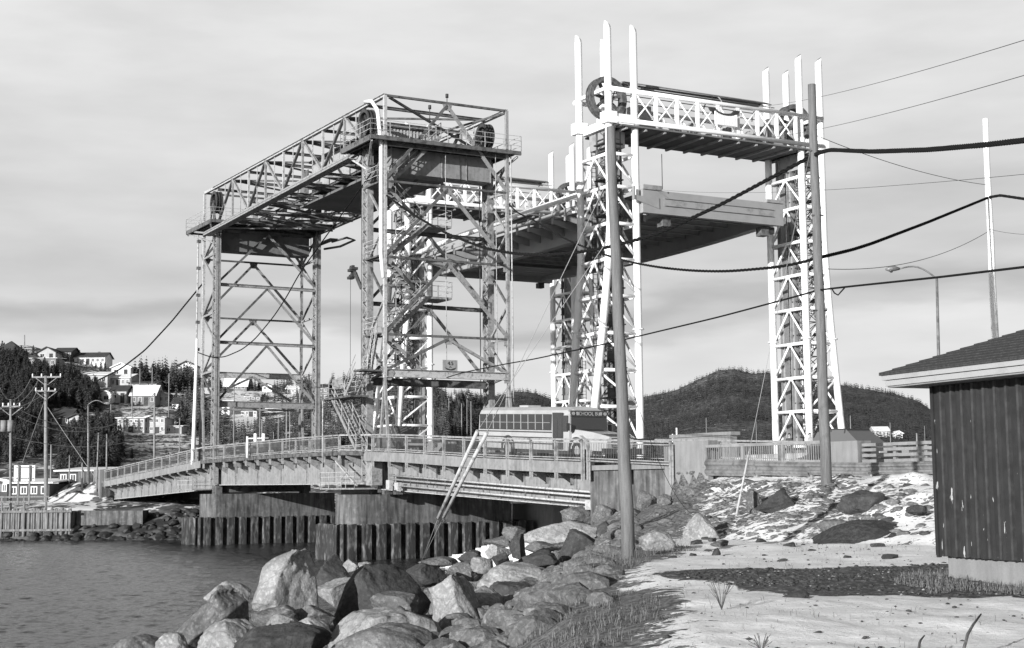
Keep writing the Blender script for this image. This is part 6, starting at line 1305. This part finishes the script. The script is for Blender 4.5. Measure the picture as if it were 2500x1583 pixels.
house(319, 378, 965, 992, 335, 'g', 's', 'grey house with a broad snow-white gable roof near the middle of the hillside', nw=4, rise=.32)
house(376, 412, 964, 990, 334, 'l', 'p', 'pale house with three tall dark windows on its gable front', rt='gable_y', nw=3, rise=.2, door=False)
house(122, 168, 1018, 1040, 300, 'l', 'd', 'pale bungalow with a dark roof halfway up the hill at the left', nw=3, rise=.2, depth=9)
house(166, 206, 1020, 1044, 299, 'l', 'd', 'gabled front wing of the pale bungalow at the left', rt='gable_y', nw=3, rise=.22, depth=8, door=False)
house(286, 352, 1022, 1056, 285, 'l', 's', 'large pale two-storey house with a gently sloping roof, left half', rt='flat', nw=5, ns=2, rise=.4, depth=9)
house(350, 402, 1020, 1059, 283, 'l', 'p', 'large pale two-storey house with a low gable, right half', rt='gable_y', nw=4, ns=2, rise=.10, depth=9)
house(401, 443, 1042, 1060, 282, 'l', 's', 'low garage wing at the right end of the large pale house', rt='flat', nw=2, rise=.2, depth=6)
house(435, 474, 892, 912, 400, 'w', 'd', 'white gabled house with a dark roof beside the pale pole', rt='gable_y', nw=1, rise=.25, door=False)
house(548, 602, 942, 955, 330, 'g', 's', 'grey house with a big snowy roof seen between the far tower legs', nw=3, rise=.45, door=False)
house(640, 664, 942, 958, 335, 'w', 'd', 'small white house beside snowy rocks seen through the far tower', nw=2, rise=.2, rt='gable_y', door=False)
house(600, 636, 968, 980, 310, 'g', 'p', 'small grey house right above the lowest thick beam of the far tower', nw=3, rise=.12, door=False)
house(540, 560, 992, 1014, 280, 'w', 's', 'narrow white house beside the far tower leg, under the beam', nw=1, rise=.2, door=False)
house(588, 627, 1002, 1019, 275, 'l', 'd', 'pale cottage with a dark doorway seen under the far tower beam', nw=4, rise=.12)
house(652, 688, 998, 1006, 280, 'l', 's', 'long low pale shed seen under the far tower beam', nw=2, rise=.1, door=False)
house(768, 800, 946, 980, 300, 'g', 'd', 'grey two-storey house just right of the far tower', nw=3, ns=2, rise=.12, door=False)
house(2136, 2172, 1052, 1068, 400, 'l', 's', 'pale bungalow on the far shore between the dark car and the shed', nw=4, rise=.2, door=False)
house(2186, 2204, 1058, 1072, 390, 'w', 's', 'small white house on the far shore close to the shed', rt='gable_y', nw=1, rise=.3, door=False)
house(1230, 1240, 1046, 1060, 300, 'w', 's', 'little white hut seen left of the bus', nw=1, rise=.1, door=False)
house(14, 60, 1000, 1014, 320, 'l', 's', 'pale cottage half hidden in the spruces at the left', nw=3, rise=.2, door=False)
house(478, 515, 945, 962, 330, 'l', 'd', 'pale house hidden behind the far tower legs', nw=3, rise=.15, door=False)
house(420, 446, 985, 1000, 330, 'w', 'd', 'white cottage on the hillside left of the white pole', nw=2, rise=.2, door=False)
house(700, 730, 950, 962, 330, 'l', 's', 'low pale house seen through the right legs of the far tower', nw=3, rise=.15, door=False)
house(143, 236, 1152, 1190, 158, 'd', 's', 'dark building with white-framed windows behind the far bridge end', rt='flat', nw=4, rise=.15, depth=9, door=False)
house(20, 120, 1182, 1222, 152, 'd', 's', 'long dark building with white-framed windows beneath the white board', rt='flat', nw=4, rise=.15, depth=8, door=False)
house(-30, 18, 1176, 1216, 153, 'd', 'p', 'dark gabled building cut by the left edge', rt='gable_y', nw=3, rise=.1, depth=8, door=False)
# cross-armed poles and plain poles
def cpole(x, yb, yt, Y, label, arms=(), r=.15, lean=0, trans=False, m=GIRD):
    b = ony(x, yb, Y); b.z = min(b.z, gz(b.x, b.y)+.2); tpt = ony(x-(yb-yt)*.004+lean, yt, Y); t = thing('utility_pole', b, label, 'utility pole', 'poles on the far bank'); MB().tube([b-Vector((0, 0, 1)), tpt], [r, r*.7], 10).build('pole', m, t)
    for (ya, wl_, wr) in arms:
        c = ony(x, ya, Y); l_ = c-Vector((wl_, 0, 0)); r_ = c+Vector((wr, 0, 0)); ar = MB().beam(l_, r_, .14, .16).build('cross_arm', m, t); MB().beam(c-Vector((0, -.02, .9)), c-Vector((1.1, -.02, .05)), .06, .06).beam(c-Vector((0, -.02, .9)), c+Vector((1.1, -.02, -.05)), .06, .06).build('arm_brace', m, t)
        for f in (0.02, .33, .66, .98): p = l_.lerp(r_, f); MB().tube([p, p+Vector((0, 0, .35))], [.08, .06], 8).build('insulator', WHITE, ar)
    if trans:
        for dx in (-.55, .1): c = ony(x, 1040, Y)+Vector((dx, -.4, 0)); MB().tube([c-Vector((0, 0, .55)), c+Vector((0, 0, .5))], .3, 12).build('transformer', GIRD, t)
    return t
cpole(113, 1225, 918, 150, 'tall double cross-armed pole near the left edge', ((921, 1.45, 1.5), (955, 1.1, .95)), r=.22)
cpole(27, 1214, 975, 140, 'pole carrying two small transformers at the left edge', ((993, .8, .85),), r=.14, trans=True)
PG = [(235, 1172, 1057, 150, .09, 6), (261, 1140, 1060, 155, .1, 0), (378, 1118, 960, 200, .17, 0), (439, 1080, 1022, 200, .1, 0), (170, 1150, 1112, 156, .08, 0), (201, 1174, 1130, 150, .1, 0), (125, 1150, 1085, 160, .1, 0), (271, 1042, 985, 320, .16, 0), (323, 1010, 955, 330, .16, 0), (320, 940, 905, 390, .15, 0), (342, 935, 900, 390, .15, 0), (372, 935, 898, 390, .15, 0), (413, 960, 912, 340, .15, 0), (170, 905, 862, 420, .2, 0), (195, 885, 855, 425, .15, 0), (60, 860, 818, 430, .2, 0), (572, 975, 935, 300, .14, 0), (635, 1030, 990, 260, .12, 0), (640, 1080, 1025, 200, .12, 0), (680, 1075, 1022, 200, .1, 0), (700, 1060, 985, 220, .14, 0), (708, 1058, 1003, 220, .1, 0), (668, 1075, 1055, 190, .08, 0), (1096, 1000, 972, 380, .14, 0), (1127, 1020, 985, 340, .14, 0), (1058, 1040, 998, 300, .12, 0), (1150, 1025, 980, 330, .14, 0), (1140, 1010, 975, 360, .1, 0), (1724, 1045, 1020, 450, .14, 0), (1846, 1050, 1030, 450, .12, 0), (1652, 1085, 1045, 150, .12, 0), (1642, 1085, 1060, 150, .1, 0), (2076, 1050, 1015, 430, .16, 0), (2173, 1060, 1032, 400, .14, 0), (2238, 1085, 1058, 200, .14, 0), (2257, 1060, 1040, 420, .1, 0)]
LBL = ['leaning thin pole over the far end pillar', 'slim pole behind the far bridge end', 'pale pole with a small transformer among the hillside houses', 'short pale pole right of the garage wing', 'short pole at the dark building', 'short pole at the right end of the dark building', 'thin pole close to the double cross-armed pole', 'pole below the pale two-storey house', 'pole rising past the broad white roof', 'pole among spruces right of the bright white house, first', 'pole among spruces right of the bright white house, second', 'pole among spruces right of the bright white house, third', 'pole in front of the dark spruces left of the far tower', 'pole on the hilltop before the dark-walled house', 'pole standing before the long white bungalow', 'pole on the skyline by the left edge', 'pole before the grey snowy-roofed house', 'pole right of the pale cottage', 'pole over the railing left of the traffic gate panels', 'pole over the railing in the dark valley', 'tall pole in the dark valley left of the far tower leg', 'thinner twin of the tall valley pole', 'tiny cross pole over the middle railing', 'pole on the wooded slope above the bus, first', 'pole on the wooded slope above the bus, second', 'pole on the wooded slope near the white tower foot', 'pole with a lamp left of the bus roof', 'thin pole above the left end of the bus', 'pole on the shore under the right hill', 'pole under the right hill behind the wire', 'white post behind the picket railing, taller', 'white post behind the picket railing, shorter', 'pole behind the dark car on the far shore', 'pole above the pale bungalow near the shed', 'post over the board fence by the shed', 'thin pole on the hill beside the shed wall']
for (x, yb, yt, Y, r, ln), lb in zip(PG, LBL): cpole(x, yb, yt, Y, lb, r=r, lean=ln, m=WHITE if 'white post' in lb else GIRD)
wp = thing('light_pole', ony(470, 1130, 124), 'tall white pole standing against the far old tower', 'pole'); MB().tube([ony(471, 1135, 124), ony(481, 828, 124)], [.2, .1], 12).build('pole', WHITE, wp)
for (x0, y0, Y0, x1, y1, Y1, s) in ((75, 925, 150, 27, 978, 140, .5), (96, 925, 150, 5, 995, 120, .8), (60, 1000, 140, 90, 955, 150, .3), (0, 948, 135, 25, 978, 140, .2), (45, 1000, 140, 378, 985, 200, 2.5), (45, 1018, 140, 378, 960, 200, 3), (110, 975, 150, 55, 1130, 138, 0), (110, 985, 150, 235, 1170, 150, .1), (20, 1065, 140, 439, 1030, 200, 2), (0, 1000, 130, 110, 960, 150, .4)):
    cable('overhead_wire', 'thin pale wire strung between the far bank poles', sag(ony(x0, y0, Y0), ony(x1, y1, Y1), s=s), .03, WIREM, 'wire', 'wires between the far bank poles', False)
# ------------------------------------------------------------------ conifers
NEEDLE = mat('dark spruce needles', .10, .04, 1.2, .9, lo=.4, hi=.6, fine=.35); NEEDL2 = mat('far spruce needles', .052, .024, .25, .9, lo=.4, hi=.6, fine=.2); BARK = mat('bark', .10, .06, 3, .9)
def conifer(seed, tiers=9, pts=11):
    r_ = np.random.default_rng(seed); VS = []; FS = []
    for t_ in range(tiers):
        f = t_/(tiers-1); z = .12+.80*f; rad = (.26*(1-f)**.85+.02)*r_.uniform(.8, 1.15); dz_ = .16*(1-f*.5); k = len(VS); VS.append((r_.normal()*.005, r_.normal()*.005, z+dz_*.75)); n = pts-(t_ > tiers//2)*3
        for i in range(n*2):
            a = math.pi*i/n+r_.uniform(-.15, .15); rr = rad*(r_.uniform(.75, 1.25) if i % 2 == 0 else r_.uniform(.25, .5)); VS.append((rr*math.cos(a), rr*math.sin(a), z-(dz_*.35*r_.uniform(.3, 1.3) if i % 2 == 0 else -dz_*.15)))
        for i in range(n*2): FS.append((k, k+1+i, k+1+(i+1) % (n*2)))
    return np.array(VS), np.array(FS)
def leafy(seed, n=420):
    r_ = np.random.default_rng(seed); V_, F_ = conifer(seed, 8, 8); V_ = V_*np.array([.8, .8, 1]); VS = [V_]; FS = [F_]; k = len(V_)
    f = r_.uniform(.08, .97, n); a = r_.uniform(0, 6.28, n); rad = .27*(1-f)**.8*r_.uniform(.45, 1.12, n)*(1+.25*np.sin(a*3+seed)+.2*np.sin(f*25)); c = np.stack([rad*np.cos(a), rad*np.sin(a), f-.08*rad/.3], 1)
    d = np.stack([np.cos(a), np.sin(a), r_.uniform(-.6, .1, n)], 1); s = (.030+.03*(1-f))*r_.uniform(.7, 1.3, n); pr = np.stack([-np.sin(a), np.cos(a), r_.uniform(-.3, .3, n)], 1)
    T = np.stack([c-pr*s[:, None]*.7-d*s[:, None]*.8, c+pr*s[:, None]*.7-d*s[:, None]*.8, c+d*s[:, None]*1.4+np.array([0, 0, -.008])], 1).reshape(-1, 3); VS.append(T); FS.append(np.arange(n*3).reshape(-1, 3)+k); return np.concatenate(VS), np.concatenate(FS)
CH = [leafy(i) for i in range(4)]; CS = [conifer(50+i, 7, 6) for i in range(4)]; CT = [conifer(80+i, 4, 4) for i in range(4)]
def wood(name, label, spots, kinds, m, wid=1.0):
    VS = []; FS = []; k = 0
    for i, (x, y, z, h) in enumerate(spots):
        V_, F_ = kinds[i % len(kinds)]; a = rng.uniform(0, 6.28); ca, sa = math.cos(a), math.sin(a); w_ = h*wid*rng.uniform(.8, 1.25); VS.append(np.stack([(V_[:, 0]*ca-V_[:, 1]*sa)*w_+x, (V_[:, 0]*sa+V_[:, 1]*ca)*w_+y, V_[:, 2]*h+z-.3], 1)); FS.append(F_+k); k += len(V_)
    tag(np_mesh(name, np.concatenate(VS), np.concatenate(FS), m), label, 'woods', kind='stuff')
def spots(poly, n, h0, h1, keep=None):
    xs_ = [p[0] for p in poly]; ys_ = [p[1] for p in poly]; out_ = []; P = [tuple(p) for p in poly]; tries = 0
    while len(out_) < n and tries < n*6:
        tries += 1; x, y = rng.uniform(min(xs_), max(xs_)), rng.uniform(min(ys_), max(ys_))
        if not inpoly(np.array([x]), np.array([y]), P)[0]: continue
        if keep and not keep(x, y): continue
        p = gpx(x, y, 150, 700, 160)
        if p.y < 145: continue
        out_.append((p.x, p.y, p.z, rng.uniform(h0, h1)))
    return out_
HB = [(x0-3, x1+3, yt-4, yb+6) for x0, x1, yt, yb in ((70, 260, 855, 905), (205, 320, 895, 950), (312, 412, 932, 992), (246, 310, 950, 988), (122, 208, 1005, 1046), (286, 445, 1012, 1062), (435, 476, 885, 914), (545, 604, 928, 958), (638, 666, 938, 960), (598, 638, 964, 982), (538, 562, 990, 1016), (586, 690, 996, 1022), (768, 802, 942, 982))]
clear = lambda x, y: not any(a < x < b and c < y < d+9 for a, b, c, d in HB)
S1 = spots([(-40, 880), (60, 884), (120, 905), (165, 915), (205, 945), (245, 985), (262, 1004), (215, 1012), (120, 1012), (112, 1050), (-40, 1075)], 900, 3.2, 5.8, clear)
S1 += spots([(-40, 1060), (125, 1055), (120, 1110), (-40, 1150)], 110, 2.5, 5, clear)+spots([(205, 1055), (285, 1065), (300, 1120), (270, 1160), (140, 1160), (150, 1105)], 170, 3, 6, clear)
wood('spruce_wood', 'dense dark spruce wood covering the left hillside', S1, CH, NEEDLE)
S2 = spots([(312, 925), (480, 915), (480, 962), (410, 958), (320, 942)], 150, 4, 7, clear)+spots([(405, 990), (490, 965), (520, 1060), (460, 1050), (420, 1010)], 110, 3.5, 6.5, clear)
S2 += spots([(470, 938), (700, 938), (820, 930), (820, 960), (470, 960)], 150, 2.5, 4.5, clear)+spots([(500, 1020), (560, 1060), (640, 1030), (760, 980), (830, 985), (900, 1090), (560, 1090), (480, 1085)], 330, 2.5, 5, clear)
S2 += spots([(790, 920), (1140, 935), (1140, 1095), (800, 1095)], 800, 2.6, 5, lambda x, y: clear(x, y) and not (1075 < x < 1125 and 925 < y < 965) and not (790 < x < 835 and 980 < y < 1070) and (y > 1055 or y < 1000 or rng.uniform() < .35))
S2 += spots([(640, 955), (770, 945), (770, 995), (640, 990)], 60, 2.5, 4.5, clear)
wood('spruce_wood', 'dark spruce woods and ridge trees seen through and beside the old towers', S2, CS, NEEDLE)
n_ = 24000; px_ = rng.uniform(1125, 2420, n_); s_ = rng.uniform(0, 1, n_)**.8; Y_ = 395+s_*520+np.where(s_ > .9, rng.uniform(0, 60, n_), 0); X_ = (px_-1250)/3600*Y_; Z_ = ground(X_, Y_)
ok = (Z_ > 3) & ~((fbm(X_, Y_, .012, 3, 44) > .16) & (rng.uniform(0, 1, n_) < .75)); SR = list(zip(X_[ok], Y_[ok], Z_[ok], (rng.uniform(2.2, 4.6, n_)*(.85+1.3*np.clip(fbm(X_, Y_, .03, 3, 31), -.25, .35)))[ok]))
wood('spruce_wood', 'continuous dark spruce forest covering the round hills behind the new bridge', SR, CT, NEEDL2, 1.0)
# single spruces that stand apart
tr = thing('spruce_tree', (0, 0, 0), 'dark conical spruce standing among the hillside houses', 'tree', 'single spruces on the far hillside')
np_mesh('crown', CH[0][0], CH[0][1], NEEDLE, tr); MB().tube([(0, 0, -.05), (0, 0, .5), (0, 0, .9)], [.022, .014, .004], 6).build('trunk', BARK, tr)
first = True
for (px, yb, hp_) in ((81, 866, 21), (197, 893, 12), (212, 893, 13), (222, 893, 12), (234, 900, 15), (246, 908, 25), (256, 910, 26), (332, 940, 44), (346, 944, 60), (358, 940, 50), (372, 945, 58), (384, 950, 62), (397, 948, 50), (410, 950, 52), (422, 958, 58), (430, 955, 46), (200, 952, 36), (186, 960, 44), (218, 968, 48), (232, 985, 50), (176, 935, 32), (206, 1092, 62), (222, 1105, 92), (244, 1102, 84), (192, 1118, 70), (262, 1120, 60), (322, 1122, 28), (290, 1120, 34), (443, 1052, 74), (455, 1040, 50), (463, 1066, 40), (436, 1030, 40), (150, 1052, 18), (123, 1052, 20), (139, 1220, 26), (300, 1075, 20), (640, 985, 22), (735, 975, 26), (752, 970, 24), (1070, 1095, 50), (1105, 1092, 52), (1130, 1090, 46), (1160, 1090, 40), (905, 1070, 60)):
    p = gpx(px, yb, 140, 700, 400); h = hp_*p.y/3622
    o = tr if first else copy_tree(tr); first = False; o.location = p; o.scale = (h*rng.uniform(.95, 1.25),)*2+(h,); o.rotation_euler = (0, 0, rng.uniform(0, 6))
bs = spots([(330, 1068), (470, 1070), (470, 1125), (300, 1165), (250, 1180), (235, 1150), (330, 1100)], 260, .5, 1.3)+spots([(90, 1055), (200, 1052), (200, 1100), (60, 1120)], 140, .5, 1.4)+spots([(60, 890), (200, 895), (330, 905), (300, 925), (150, 912)], 160, .6, 1.6)
wood('scrub', 'low leafless scrub on the snowy open hillside', bs, CT, mat('brown scrub', .12, .07, 2, .95), 2.6)
